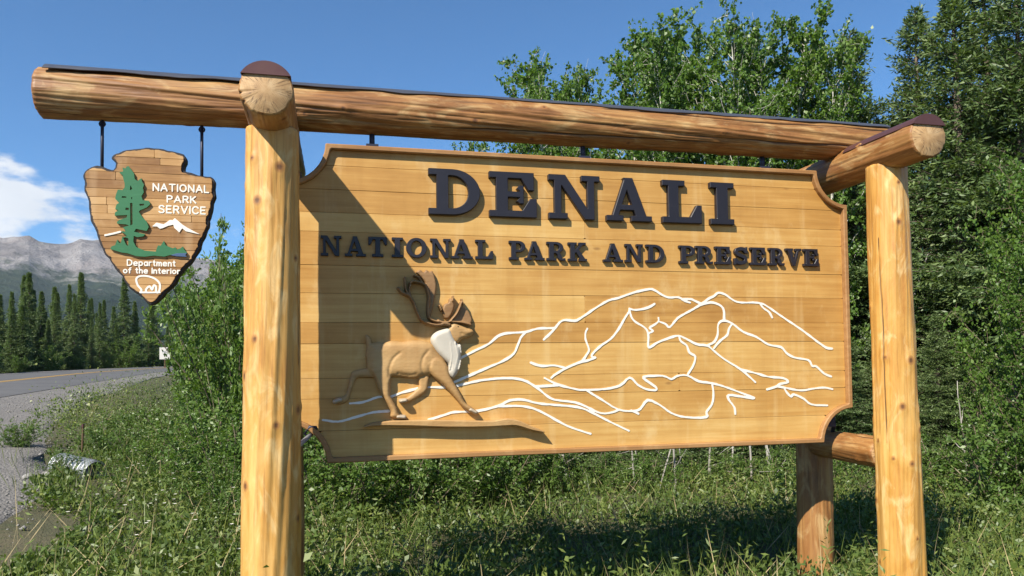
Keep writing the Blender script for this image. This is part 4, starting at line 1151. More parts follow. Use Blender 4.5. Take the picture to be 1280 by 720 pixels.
for (cx_, cz_, an_, ln_) in ((0.283, 0.350, 0.35, 0.028), (0.640, 0.250, -0.1, 0.034), (0.655, 0.343, 0.1, 0.024), (1.062, 0.274, -0.5, 0.034)):
    e_ = (math.cos(an_) * ln_, math.sin(an_) * ln_)
    relief('hoof', [(lambda X, Y, a=(cx_ - e_[0] * .5, cz_ - e_[1] * .5), b=(cx_ + e_[0] * .6, cz_ + e_[1] * .6): sd_line([a, b], 0.0125, X, Y), 0.060, 0.0125)], 0.004, M['hoof'], caribou, OG, cx_ - 0.06, cx_ + 0.06, cz_ - 0.05, cz_ + 0.05)
Xl, Yl, xl, yl = grid(0.40, 1.56, 0.10, 0.28, 0.005)
piece('ledge', sd_poly(smooth_loop(CARIBOU['ledge'], 3), Xl, Yl), xl, yl, -0.062, 0.0, M['carve'], sg, 0.006, OG)
for e_ in ((0.978, 0.772),):
    relief('eye', [(lambda X, Y, e=e_: np.hypot(X - e[0], Y - e[1]) - 0.007, 0.056, 0.006)], 0.0025, M['letter'], caribou, OG, e_[0] - 0.02, e_[0] + 0.02, e_[1] - 0.02, e_[1] + 0.02)

# hangers and stays of the board
def rod(name, pts, r, m, parent, og, n=10):
    g = Geo(); g.tube([(p[0] - og[0], -p[1] - og[1], p[2] - og[2]) for p in pts], r, n)
    return g.build(name, M[m], parent, True)
for s in (0.49, 1.79, 3.05):
    rod('hanger_rod', [(s, -0.01, HT - 0.01), (s, -0.01, 1.93)], 0.016, 'steel', sg, OG)
for s in (0.49, 1.79, 3.05):
    g = Geo(); g.box(s - 0.035 - OG[0], s + 0.035 - OG[0], -0.03, 0.05, HT - 0.002, HT + 0.012); g.build('hanger_plate', M['steel'], sg)
rod('stay_rod', [(0.14, 0.0, 0.165), (0.06, 0.16, 0.10), (-0.01, 0.28, 0.035)], 0.013, 'zinc', sg, OG)
rod('stay_hook', [(0.17, -0.02, 0.185), (0.165, 0.02, 0.205), (0.13, 0.03, 0.21), (0.105, 0.03, 0.17), (0.13, 0.02, 0.15)], 0.008, 'steel', sg, OG)
g = Geo(); g.box(WD - 0.20 - OG[0], WD - 0.10 - OG[0], 0.02, 0.09, 0.10, 0.19); g.tube([(WD - 0.15 - OG[0], 0.05, 0.14), (WD - 0.06 - OG[0], 0.09, 0.10), (WD - 0.02 - OG[0], 0.16, 0.055)], 0.014, 8)
g.build('stay_bracket', M['steel'], sg)

# ------------------------------------------------------------------ the arrowhead badge
SO = (-0.687, 0.0, 0.898)
bd = empty('arrowhead_sign', sp(SO[0], 0, ZB + SO[2]), YAW)
tag(bd, 'wooden arrowhead shaped National Park Service sign hanging from the beam', 'sign')
h = 0.0042
X, Y, xs, ys = grid(-1.05, -0.35, 0.88, 1.78, h)
raw = smooth_loop(SHIELD, 4)
rgs = np.random.default_rng(3)
SS = sd_poly(raw, X, Y) - 0.004 + 0.020 * fbm(X * 24, Y * 24, 3, 61)         # chipped edge
piece('rim', SS, xs, ys, -0.006, 0.040, M['black'], bd, 0.004, SO, 0.0011)
row = 0.885; k = 0
while row < 1.77:
    hh = rb.uniform(0.034, 0.048)
    sl = slice(max(0, np.searchsorted(ys, row) - 3), np.searchsorted(ys, row + hh) + 4)
    cuts = [-1.06, rb.uniform(-0.92, -0.48), -0.34]
    for c in range(2):
        st = sd_box(cuts[c] + 0.0004, row + 0.0004, cuts[c + 1] - 0.0004, row + hh - 0.0004, X[sl], Y[sl])
        S = np.maximum(SS[sl] + 0.0125 + 0.012 * fbm(X[sl] * 55, Y[sl] * 55, 2, 63), st)
        if (S < 0).sum() > 12:
            piece('plank', S, xs, ys[sl], -0.016 + rb.uniform(-0.0008, 0.0008), -0.0055, M['shield_board'], bd, 0.0014, SO, 0.0009)
    row += hh
FR = -0.0175
X2, Y2, x2, y2 = grid(-1.0, -0.38, 1.08, 1.70, 0.0026)
ST = sd_poly(TREE_EMBLEM, X2, Y2)
for hl in TREE_HOLES: ST = np.maximum(ST, -sd_poly(hl, X2, Y2))
cells('tree_emblem', ST, x2, y2, -0.028, -0.013, M['green'], bd, SO)
piece('river_emblem', sd_poly(RIVER, X2, Y2), x2, y2, -0.0300, -0.013, M['blue'], bd, 0.001, SO, 0.0006)
piece('peak_emblem', sd_poly(WHITE_PEAK, X2, Y2), x2, y2, -0.020, -0.013, M['white'], bd, 0.001, SO, 0.0006)
piece('far_ridge_emblem', sd_line(WHITE_STROKES[0][0], 0.0052, X2, Y2), x2, y2, -0.020, -0.013, M['white'], bd, 0.001, SO, 0.0006)
X3, Y3, x3, y3 = grid(-0.80, -0.60, 0.94, 1.07, 0.0022)
SBi = np.minimum(sd_line(smooth_line(BISON[0], 3), 0.0050, X3, Y3), sd_line(BISON_BASE[0], 0.0042, X3, Y3))
cells('bison_emblem', SBi, x3, y3, -0.0185, -0.013, M['white'], bd, SO)

# small rounded letters of the badge
STROKES = {
 'N': [[(0, 0), (0, 1), (.72, 0), (.72, 1)]], 'A': [[(0, 0), (.4, 1), (.8, 0)], [(.15, .32), (.65, .32)]], 'T': [[(0, 1), (.76, 1)], [(.38, 1), (.38, 0)]], 'I': [[(0, 0), (0, 1)]],
 'O': [[(.42 + .42 * math.cos(a * .5236), .5 + .5 * math.sin(a * .5236)) for a in range(13)]], 'L': [[(0, 1), (0, 0), (.55, 0)]], 'P': [[(0, 0), (0, 1), (.4, 1), (.6, .88), (.6, .62), (.4, .48), (0, .48)]],
 'R': [[(0, 0), (0, 1), (.4, 1), (.6, .88), (.6, .62), (.4, .48), (0, .48)], [(.35, .48), (.64, 0)]], 'K': [[(0, 0), (0, 1)], [(.62, 1), (0, .42)], [(.2, .58), (.66, 0)]],
 'S': [[(.6, .86), (.45, 1), (.18, 1), (.02, .86), (.05, .64), (.3, .52), (.56, .40), (.62, .18), (.45, 0), (.16, 0), (0, .14)]], 'E': [[(.55, 1), (0, 1), (0, 0), (.57, 0)], [(0, .52), (.48, .52)]],
 'V': [[(0, 1), (.38, 0), (.76, 1)]], 'C': [[(.72, .82), (.52, 1), (.26, 1), (.04, .78), (.0, .5), (.04, .22), (.26, 0), (.52, 0), (.72, .18)]], 'D': [[(0, 0), (0, 1), (.36, 1), (.64, .78), (.68, .5), (.64, .22), (.36, 0), (0, 0)]],
 'e': [[(.02, .35), (.54, .35), (.50, .58), (.28, .68), (.05, .56), (0, .32), (.08, .08), (.28, 0), (.50, .06)]], 'p': [[(0, -.28), (0, .66)], [(0, .5), (.2, .67), (.42, .62), (.52, .34), (.42, .06), (.2, 0), (0, .16)]],
 'a': [[(.48, .66), (.48, 0)], [(.48, .5), (.3, .67), (.08, .6), (0, .34), (.08, .06), (.3, 0), (.48, .16)]], 'r': [[(0, 0), (0, .66)], [(0, .44), (.14, .64), (.32, .66)]], 't': [[(.16, .94), (.16, .1), (.3, 0)], [(0, .66), (.32, .66)]],
 'm': [[(0, 0), (0, .66)], [(0, .46), (.16, .66), (.32, .56), (.34, 0)], [(.34, .46), (.5, .66), (.66, .56), (.68, 0)]], 'n': [[(0, 0), (0, .66)], [(0, .44), (.2, .67), (.42, .56), (.44, 0)]],
 'o': [[(.27 + .27 * math.cos(a * .5236), .33 + .33 * math.sin(a * .5236)) for a in range(13)]], 'f': [[(.36, .98), (.2, .94), (.14, .76), (.14, 0)], [(0, .62), (.32, .62)]], 'h': [[(0, 0), (0, 1)], [(0, .44), (.2, .67), (.42, .56), (.44, 0)]],
 'i': [[(0, 0), (0, .66)], [(0, .88), (0, .90)]], ' ': []}
for w, s0, s1, t0, t1 in SHIELD_TEXT:
    x = 0.0; segs = []
    for c in w:
        wd = max([p[0] for st in STROKES[c] for p in st], default=0.2)
        for st in STROKES[c]: segs.append([(x + p[0], p[1]) for p in st])
        x += wd + (0.34 if w.isupper() else 0.27)
    x -= 0.3
    kx = (s1 - s0) / x; ky = t1 - t0
    Xt, Yt, xt, yt = grid(s0 - 0.012, s1 + 0.012, t0 - 0.022, t1 + 0.012, 0.0019)
    S = np.full(Xt.shape, 1e9)
    lw = 0.0037 if w.isupper() else 0.0031
    for st in segs: S = np.minimum(S, sd_line([(s0 + p[0] * kx, t0 + p[1] * ky) for p in st], lw, Xt, Yt))
    cells('lettering', S, xt, yt, -0.0185, -0.013, M['white'], bd, SO)
for s, tb in ((-0.947, 1.60), (-0.443, 1.555)):
    rod('hanger_rod', [(s, -0.012, tb), (s, -0.012, 1.93)], 0.0085, 'steel', bd, SO)
    g = Geo(); g.box(s - 0.012 - SO[0], s + 0.012 - SO[0], 0.004, 0.018, tb - 0.06 - SO[2], tb + 0.02 - SO[2]); g.build('hanger_strap', M['steel'], bd)
    rod('hanger_eye', [(s + 0.014 * math.cos(a), -0.012, 1.875 + 0.014 * math.sin(a)) for a in np.linspace(0, 6.283, 13)], 0.005, 'steel', bd, SO, 6)

# ------------------------------------------------------------------ plants
def leaves_to_mesh(P, A, Wd, ln, wd, fold=0.25):
    """P base, A along, Wd across (unit), sizes -> verts, quads"""
    Nn = np.cross(A, Wd)
    n = len(P)
    V = np.empty((n, 4, 3), np.float32)
    V[:, 0] = P
    V[:, 1] = P + A * (ln * 0.48)[:, None] + Wd * (wd * 0.5)[:, None] + Nn * (wd * fold)[:, None]
    V[:, 2] = P + A * ln[:, None]
    V[:, 3] = P + A * (ln * 0.48)[:, None] - Wd * (wd * 0.5)[:, None] + Nn * (wd * fold)[:, None]
    F = np.arange(n * 4).reshape(n, 4)
    return V.reshape(-1, 3), F

def unit(v): return v / np.maximum(np.linalg.norm(v, axis=-1, keepdims=True), 1e-9)

def rand_frame(rg, n, up_bias=0.5, out=None):
    """leaf directions: mostly outward, blade facing roughly up"""
    A = rg.normal(size=(n, 3))
    if out is not None: A = A * 0.75 + out
    A[:, 2] -= 0.25
    A = unit(A)
    nrm = unit(rg.normal(size=(n, 3)) * 0.8 + np.array([0, 0, up_bias]) + np.array([-0.25, -0.45, 0]))
    W = unit(np.cross(nrm, A))
    return A, W

def crown_mesh(name, V, F, tint, m):
    me = new_mesh(name, V, F, m)
    add_attr(me, 'tint', np.repeat(tint, 4) if len(tint) * 4 == len(V) else tint)
    return me

def branch_pts(p, d, L, n, rg, up=0.0, wig=0.06):
    pts = [np.array(p, float)]; d = unit(np.array(d, float))
    for i in range(n):
        d = unit(d + np.array([0, 0, up / n]) + rg.normal(size=3) * wig)
        pts.append(pts[-1] + d * L / n)
    return pts

def make_aspen(seed, H, spread, leaf, n_limb, per, base=0.2, lean=0.0):
    rg = np.random.default_rng(seed)
    g = Geo()
    tp = [np.array([0, 0, -0.15])]
    d = np.array([lean, 0, 1.0])
    for i in range(14):
        d = unit(d + rg.normal(size=3) * 0.045 * np.array([1, 1, 0.2]) + np.array([0, 0, 0.05])); tp.append(tp[-1] + d * (H + 0.15) / 14)
    tr = H * 0.0085 + 0.008
    g.tube(tp, [tr * (1 - 0.93 * i / 14) for i in range(15)], 8)
    tp = np.array(tp)
    P = []; O = []
    for k in range(n_limb):
        f = base + (0.97 - base) * ((k + rg.uniform()) / n_limb)
        z = f * 14; i = min(int(z), 13); p = tp[i] + (tp[i + 1] - tp[i]) * (z - i)
        az = k * 2.4 + rg.uniform(-0.5, 0.5)
        prof = (0.55 + 0.9 * math.sin(math.pi * min(1, (f - base) / (1 - base) * 0.85 + 0.12))) * spread
        L = prof * rg.uniform(0.6, 1.15) * 0.55 + 0.12
        el = rg.uniform(0.35, 0.95) + 0.3 * f
        dd = np.array([math.cos(az) * math.cos(el), math.sin(az) * math.cos(el), math.sin(el)])
        bp = branch_pts(p, dd, L, 5, rg, 0.25)
        g.tube(bp, [max(0.0025, tr * 0.26 * (1 - f * 0.6) * (1 - j / 5.5)) for j in range(6)], 4, False)
        for t in range(per[0]):
            q = rg.uniform(0.15, 1.0) * 5; j = min(int(q), 4); pp = bp[j] + (bp[j + 1] - bp[j]) * (q - j)
            td = unit(dd * 0.6 + rg.normal(size=3) * 0.75 + np.array([0, 0, 0.2])); tl = rg.uniform(0.10, 0.34) * (0.6 + 0.25 * spread)
            g.tube([pp, pp + td * tl * 0.5 + rg.normal(size=3) * 0.01, pp + td * tl], [0.004, 0.003, 0.0015], 3, False)
            u = rg.uniform(0.1, 1.05, per[1])
            P.append(pp + td * (tl * u)[:, None] + rg.normal(size=(per[1], 3)) * 0.022); O.append(np.tile(td, (per[1], 1)))
    P = np.vstack(P); O = np.vstack(O); n = len(P)
    A, W = rand_frame(rg, n, 0.55, O * 0.5)
    ln = leaf[0] * rg.uniform(0.6, 1.2, n); wd = ln * leaf[1]
    V, F = leaves_to_mesh(P, A, W, ln, wd)
    tint = np.clip(rg.normal(0.45, 0.2, n) + 0.25 * (fbm(P[:, 0] * 2 + seed, P[:, 2] * 2 + P[:, 1], 2, seed)), 0, 1)
    return g, V, F, tint

def make_bush(seed, H, spread, leaf, stems, per):
    rg = np.random.default_rng(seed)
    g = Geo(); P = []; O = []
    for k in range(stems):
        az = rg.uniform(0, 2 * math.pi); tilt = abs(rg.normal(0.28, 0.2))
        p = np.array([rg.normal() * 0.12 * spread, rg.normal() * 0.12 * spread, -0.1])
        dd = np.array([math.cos(az) * math.sin(tilt) * spread, math.sin(az) * math.sin(tilt) * spread, math.cos(tilt)])
        L = H * rg.uniform(0.55, 1.05)
        bp = branch_pts(p, dd, L, 8, rg, 0.10, 0.07)
        g.tube(bp, [0.006 + 0.010 * (1 - j / 8) * H / 2.5 for j in range(9)], 4, False)
        for t in range(per[0]):
            q = rg.uniform(0.06, 1.0) ** 0.8 * 8; j = min(int(q), 7); pp = bp[j] + (bp[j + 1] - bp[j]) * (q - j)
            td = unit(unit(bp[j + 1] - bp[j]) * 0.7 + rg.normal(size=3) * 0.7); tl = rg.uniform(0.12, 0.38) * (0.5 + H * 0.2)
            if t % 2 == 0: g.tube([pp, pp + td * tl], [0.003, 0.0015], 3, False)
            u = rg.uniform(0.05, 1.05, per[1])
            P.append(pp + td * (tl * u)[:, None] + rg.normal(size=(per[1], 3)) * 0.018); O.append(np.tile(td, (per[1], 1)))
    P = np.vstack(P); O = np.vstack(O)
    k = P[:, 2] > 0.02; P = P[k]; O = O[k]; n = len(P)
    A, W = rand_frame(rg, n, 0.4, O * 0.9)
    ln = leaf[0] * rg.uniform(0.55, 1.25, n)
    V, F = leaves_to_mesh(P, A, W, ln, ln * leaf[1])
    tint = np.clip(rg.normal(0.48, 0.2, n) + 0.3 * fbm(P[:, 0] * 2.2 + seed, P[:, 2] * 2.2 + P[:, 1], 2, seed), 0, 1)
    return g, V, F, tint

def make_spruce(seed, H, spread, step=0.05, dens=1.0, taper=0.78):
    rg = np.random.default_rng(seed)
    g = Geo()
    g.tube([(0, 0, -0.2), (0.01, 0.0, H * 0.35), (0.0, 0.015, H * 0.7), (0, 0, H)], [H * 0.011 + 0.02, H * 0.009 + 0.012, H * 0.005 + 0.006, 0.006], 8)
    TB = []; TD = []; TL = []; TN = []; TT = []
    z = H * 0.05
    while z < H * 0.985:
        f = z / H
        Lm = spread * ((1 - f) ** taper) * (0.86 + 0.26 * math.sin(z * 5.1 + seed)) + 0.045
        nb = rg.integers(7, 10)
        for b in range(nb):
            az = rg.uniform(0, 2 * math.pi); L = Lm * rg.uniform(0.55, 1.15)
            el = -0.38 + 0.95 * f + rg.normal() * 0.10
            d0 = np.array([math.cos(az) * math.cos(el), math.sin(az) * math.cos(el), math.sin(el)])
            p0 = np.array([0, 0, z + rg.uniform(-0.06, 0.06)])
            sag = -0.16 * L * (1 - f)
            m = max(5, int(L / 0.066 * dens))
            u = (np.arange(m) + rg.uniform(0.2, 0.8, m)) / m
            u = 0.12 + 0.88 * u
            pts = p0 + d0 * (L * u)[:, None] + np.array([0, 0, 1]) * (sag * (u ** 1.2 - 0.9 * u ** 3))[:, None]
            g.tube([p0, p0 + d0 * L * 0.5 + np.array([0, 0, sag * 0.32]), p0 + d0 * L], [0.009 * (0.4 + L), 0.006 * (0.4 + L), 0.002], 3, False)
            side = unit(np.cross(d0, np.array([0, 0, 1.0])))
            for sgn in (-1, 1, 0):
                if sgn == 0:
                    td = np.tile(d0, (m, 1)) + rg.normal(size=(m, 3)) * 0.12; tl = np.full(m, L / m * 1.5)
                else:
                    td = d0 * 0.75 + side * sgn * rg.uniform(0.7, 1.1, m)[:, None] + rg.normal(size=(m, 3)) * 0.16 + np.array([0, 0, -0.16])
                    tl = (0.06 + 0.34 * L * (1.05 - u)) * rg.uniform(0.6, 1.2, m)
                TB.append(pts); TD.append(unit(td)); TL.append(tl); TT.append(np.clip(0.25 + 0.55 * u + rg.normal(size=m) * 0.12, 0, 1))
        z += 0.070 + 0.055 * (1 - f)
    TB = np.vstack(TB); TD = np.vstack(TD); TL = np.concatenate(TL); TT = np.concatenate(TT)
    # needle sprays along every twig
    cnt = np.maximum(1, (TL / step).astype(int))
    idx = np.repeat(np.arange(len(TL)), cnt)
    pos = np.concatenate([(np.arange(c) + 0.5) / c for c in cnt])
    B = TB[idx] + TD[idx] * (TL[idx] * pos)[:, None] + rg.normal(size=(len(idx), 3)) * 0.006
    n = len(idx)
    A = unit(TD[idx] * 0.9 + rg.normal(size=(n, 3)) * 0.55)
    W = unit(np.cross(A, rg.normal(size=(n, 3)) + np.array([0, 0, 0.8])))
    ln = step * 1.7 * rg.uniform(0.7, 1.3, n)
    V, F = leaves_to_mesh(B, A, W, ln, ln * 0.30, 0.3)
    tint = np.clip(TT[idx] * 0.75 + rg.normal(size=n) * 0.14 + 0.25 * pos - 0.05, 0, 1)
    return g, V, F, tint

PROTO = {}
def proto(key, fn, leaf_m, bark_m):
    g, V, F, tint = fn
    PROTO[key] = (new_mesh('trunk', g.v, g.f, M[bark_m], True), crown_mesh('crown', V, F, tint, M[leaf_m]))
for k in range(3): proto('spruce%d' % k, make_spruce(100 + k, 7.0, [1.5, 1.75, 1.35][k], 0.047), 'needle', 'spruce_bark')
for k in range(2): proto('farspruce%d' % k, make_spruce(120 + k, 7.0, [1.5, 1.75][k], 0.080, 0.85, 1.22), 'needle', 'spruce_bark')
for k in range(3): proto('aspen%d' % k, make_aspen(200 + k, 6.5, [1.5, 1.2, 1.7][k], (0.066, 0.86), 50, (12, 19), [0.14, 0.2, 0.1][k]), 'aspen_leaf', 'aspen_bark')
for k in range(2): proto('poplar%d' % k, make_aspen(230 + k, 3.6, [1.25, 1.0][k], (0.054, 0.76), 44, (13, 17), 0.05), 'aspen_leaf', 'twig')
for k in range(3): proto('willow%d' % k, make_bush(300 + k, 3.2, [1.0, 1.25, 0.9][k], (0.082, 0.52), 20, (34, 18)), 'willow_leaf', 'twig')
for k in range(2): proto('bush%d' % k, make_bush(340 + k, 1.5, [1.5, 1.3][k], (0.055, 0.55), 17, (24, 15)), 'willow_leaf', 'twig')
HBASE = dict(spruce=7.0, farspruce=7.0, aspen=6.5, poplar=3.6, willow=3.2, bush=1.5)
rt = random.Random(21)
PLANTED = []
def plant(key, name, tan, D, H, label, cat, group, fat=1.0, z=None):
    x, y = tan * D, D
    kind = key.rstrip('0123456789'); s = H / HBASE[kind]
    o = empty(name, (x, y, gz(x, y) - 0.03 if z is None else z), rt.uniform(0, 6.28))
    o.scale = (s * fat, s * fat, s)
    tm, cm = PROTO[key]
    link('trunk' if kind not in ('willow', 'bush') else 'stems', tm, o); link('crown' if kind not in ('willow', 'bush') else 'foliage', cm, o)
    tag(o, label, cat, group)
    PLANTED.append((o, tan, D))
    return o

def row(items, name, fmt, cat, group):
    """items: (key, tan, D, H, fat); labelled by their order from the left"""
    items = sorted(items, key=lambda q: q[1])
    for i, (key, tn, D, H, fat) in enumerate(items):
        plant(key, name, tn, D, H, fmt.format(ordinal(i)), cat, group, fat)

# willow thicket left of the frame
row([('willow2', -0.400, 19.0, 2.2, 0.75), ('willow1', -0.388, 16.0, 2.7, 0.75), ('willow0', -0.386, 13.6, 2.8, 0.72), ('willow2', -0.388, 12.2, 3.0, 0.75), ('willow1', -0.372, 11.6, 3.45, 0.7), ('willow0', -0.360, 10.4, 3.1, 0.7),
     ('willow2', -0.335, 11.8, 3.6, 0.85), ('willow1', -0.285, 10.4, 3.0, 1.0), ('willow0', -0.392, 21.0, 3.4, 0.7), ('willow1', -0.375, 15.0, 4.0, 0.8)],
    'willow_bush', 'leafy green willow, {} from the left in the thicket behind the left post', 'bush', 'willows in the thicket by the left post')
plant('willow2', 'willow_sapling', -0.372, 9.9, 3.75, 'slim willow sapling whose top pokes up beside the left post', 'tree', None, 0.42)
row([('bush0', -0.418, 13.5, 1.25, 1.0), ('bush1', -0.405, 10.4, 1.2, 1.0), ('bush0', -0.385, 9.2, 1.3, 1.1), ('bush1', -0.36, 8.2, 1.2, 1.1), ('bush0', -0.40, 8.4, 0.95, 1.2), ('bush1', -0.43, 16.5, 1.0, 1.0)],
    'skirt_bush', 'low rounded bush at the foot of the willows, {} from the left', 'bush', 'low bushes at the foot of the willows')
row([('bush1', -0.545, 10.2, 0.62, 1.2), ('bush0', -0.515, 12.0, 0.75, 1.1), ('bush1', -0.49, 9.6, 0.62, 1.2), ('bush0', -0.47, 13.4, 0.8, 1.1), ('bush1', -0.455, 11.0, 0.75, 1.1), ('bush0', -0.44, 8.6, 0.62, 1.2), ('bush1', -0.415, 7.4, 0.6, 1.1), ('bush0', -0.385, 6.8, 0.62, 1.1), ('bush1', -0.365, 7.6, 0.8, 1.0), ('bush0', -0.50, 8.0, 0.5, 1.2)],
    'slope_shrub', 'knee high leafy shrub on the slope below the gravel, {} from the left', 'bush', 'shrubs on the slope below the gravel')
# low bushes seen under the board
row([('bush0', -0.27, 8.4, 1.35, 1.0), ('bush1', -0.235, 7.8, 1.2, 1.0), ('bush0', -0.19, 8.3, 1.4, 1.1), ('bush1', -0.15, 7.9, 1.15, 1.0), ('bush0', -0.105, 8.4, 1.3, 1.0), ('bush1', -0.06, 8.1, 1.15, 1.0), ('bush0', -0.015, 8.6, 1.2, 1.0), ('bush1', 0.035, 9.0, 0.95, 1.0)],
    'low_bush', 'shaggy low bush under the board, {} from the left', 'bush', 'bushes under the board')
row([('spruce%d' % (k % 3), 0.03 + 0.046 * k, 9.9 + 0.8 * ((k * 0.618) % 1), 2.1 + 0.7 * ((k * 0.37) % 1), 1.35) for k in range(10)],
    'understorey_spruce', 'stubby dark spruce behind the white stems under the board, {} from the left', 'tree', 'understorey spruces behind the board')
row([('spruce%d' % (k % 3), -0.26 + 0.05 * k, 9.8 + 1.2 * ((k * 0.618) % 1), 2.2 + 0.7 * ((k * 0.37) % 1), 1.3) for k in range(6)],
    'thicket_spruce', 'stubby spruce behind the low bushes under the board, {} from the left', 'tree', 'spruces behind the low bushes')
row([('bush%d' % (k % 2), 0.075 + 0.052 * k, 8.9 + 0.6 * ((k * 0.618) % 1), 0.5 + 0.22 * ((k * 0.37) % 1), 1.2) for k in range(7)],
    'stem_foot_bush', 'low leafy bush at the foot of the pale stems, {} from the left', 'bush', 'bushes at the foot of the pale stems')
row([('bush1', 0.60, 8.4, 1.0, 1.0), ('bush0', 0.665, 7.6, 1.3, 1.0), ('bush1', 0.53, 9.6, 0.8, 1.0), ('bush0', 0.43, 9.0, 0.7, 1.0), ('bush1', 0.76, 8.2, 1.3, 1.0)],
    'undergrowth_bush', 'small leafy bush near the right post, {} from the left', 'bush', 'bushes near the right post')
# aspens whose pale stems stand behind the board
row([('aspen0', -0.20, 13.5, 4.6, 0.9), ('aspen1', -0.12, 13.0, 5.0, 0.9), ('aspen2', -0.03, 12.6, 5.3, 0.8), ('aspen0', 0.035, 11.6, 5.9, 0.72), ('aspen1', 0.085, 12.4, 6.2, 0.85), ('aspen2', 0.135, 11.4, 6.0, 0.75), ('aspen0', 0.19, 12.2, 6.7, 0.9),
     ('aspen1', 0.225, 11.0, 6.6, 0.8), ('aspen2', 0.275, 12.0, 7.0, 0.85), ('aspen0', 0.325, 11.2, 6.7, 0.8), ('aspen1', 0.385, 12.6, 7.3, 0.9), ('aspen2', 0.06, 13.8, 6.9, 1.0), ('aspen0', 0.16, 13.4, 7.2, 1.0), ('aspen1', 0.25, 13.2, 7.6, 1.0), ('aspen2', 0.36, 11.6, 7.0, 0.85), ('aspen0', 0.43, 11.9, 6.6, 0.8)],
    'aspen_tree', 'pale stemmed aspen behind the board, {} from the left', 'tree', 'aspens behind the board')
# spruces behind and to the right
row([('spruce0', 0.235, 14.5, 7.4, 1.10), ('spruce1', 0.33, 13.8, 7.8, 1.10), ('spruce2', 0.415, 13.4, 7.4, 1.16), ('spruce0', 0.470, 12.6, 7.3, 1.16), ('spruce1', 0.560, 12.4, 7.6, 1.04), ('spruce2', 0.612, 11.2, 7.4, 1.22), ('spruce0', 0.655, 12.2, 8.2, 1.22),
     ('spruce1', 0.70, 10.8, 7.4, 1.22), ('spruce2', 0.76, 11.8, 8.0, 1.22), ('spruce0', 0.84, 11.0, 7.6, 1.22)],
    'spruce_tree', 'tall dark spruce at the right, {} from the left in the near row', 'tree', 'near spruces at the right')
row([('spruce1', 0.505, 11.0, 2.6, 1.3), ('spruce2', 0.455, 10.6, 2.0, 1.4), ('spruce0', 0.575, 9.9, 2.3, 1.3)],
    'young_spruce', 'short bushy young spruce by the right post, {} from the left', 'tree', 'young spruces by the right post')
row([('poplar0', 0.675, 8.6, 3.7, 0.75), ('poplar1', 0.70, 7.6, 2.6, 0.8), ('poplar0', 0.63, 9.6, 1.9, 0.9), ('poplar1', 0.755, 8.0, 3.6, 0.9)],
    'poplar_sapling', 'bright leafed poplar sapling before the right spruces, {} from the left', 'tree', 'poplar saplings at the right')
row([('willow1', 0.50, 13.5, 3.0, 1.1), ('willow2', 0.585, 13.0, 3.4, 1.1), ('willow0', 0.645, 12.8, 3.0, 1.2), ('willow1', 0.72, 12.6, 3.6, 1.1), ('willow2', 0.80, 12.4, 3.2, 1.2), ('willow0', 0.40, 14.2, 2.8, 1.2)],
    'shade_willow', 'tall willow between the right spruces, {} from the left', 'bush', 'willows between the right spruces')
# the wood behind, deep enough to close the view
bk = []
for k, tn in enumerate(np.arange(-0.30, 1.0, 0.062)):
    D = 17.0 + 5.0 * ((k * 0.618) % 1.0)
    lim = 1.6 + (0.27 if tn < 0.0 else (0.33 if tn < 0.16 else 0.40)) * D
    if 0.47 < tn < 0.53: lim = 1.6 + 0.30 * D
    bk.append((['spruce0', 'aspen1', 'spruce1', 'spruce2', 'aspen0'][k % 5], float(tn), D, min(lim, 8.6) * (0.86 + 0.12 * rt.random()), 1.15))
for k, tn in enumerate(np.arange(-0.28, 1.0, 0.075)):
    D = 25.0 + 6.0 * ((k * 0.618 + 0.3) % 1.0)
    lim = 1.6 + (0.24 if tn < 0.0 else (0.30 if tn < 0.16 else 0.34)) * D
    if 0.47 < tn < 0.53: lim = 1.6 + 0.28 * D
    bk.append((['spruce2', 'spruce0', 'spruce1'][k % 3], float(tn), D, min(lim, 10.5) * (0.86 + 0.12 * rt.random()), 1.25))
row(bk, 'wood_tree', 'tree of the wood behind the board, {} from the left in its depths', 'tree', 'trees deep in the wood')

# spruces along the far side of the road
fs = []
rr = random.Random(8)
s_ = 20.0
while s_ < 118:
    for lt, hm in ((rr.uniform(6.2, 7.6), 0.85), (rr.uniform(8.5, 10.5), 1.0), (rr.uniform(11.5, 15), 1.12)):
        sj = s_ + rr.uniform(-0.8, 0.8)
        c = centre(np.array([sj]))[0]; i = int(np.argmin(np.abs(CS - sj))); T = CT[i] / np.linalg.norm(CT[i])
        x = c[0] - T[1] * lt; y = c[1] + T[0] * lt
        tn = x / y
        if y > 15 and -0.80 < tn < -0.30:
            fs.append((('farspruce%d' % rr.randrange(2)), tn, y, hm * rr.uniform(4.0, 6.6) * (1.28 if rr.random() < 0.18 else 1.0) * min(1.12, 0.62 + y / 110.0), rr.uniform(0.65, 1.2)))
    s_ += 1.5 if s_ < 70 else 2.6
row(fs, 'roadside_spruce', 'dark spruce across the road, {} from the left in the line', 'tree', 'spruces along the far side of the road')
fb = []
s_ = 22.0
while s_ < 84:
    lt = rr.uniform(5.4, 6.6); sj = s_
    c = centre(np.array([sj]))[0]; i = int(np.argmin(np.abs(CS - sj))); T = CT[i] / np.linalg.norm(CT[i])
    x = c[0] - T[1] * lt; y = c[1] + T[0] * lt
    if -0.76 < x / y < -0.40: fb.append(('willow%d' % rr.randrange(3), x / y, y, rr.uniform(1.3, 2.9), rr.uniform(0.9, 1.3)))
    s_ += rr.uniform(2.4, 4.2)
row(fb, 'roadside_willow', 'paler green willow before the far spruces, {} from the left', 'bush', 'willows along the far side of the road')

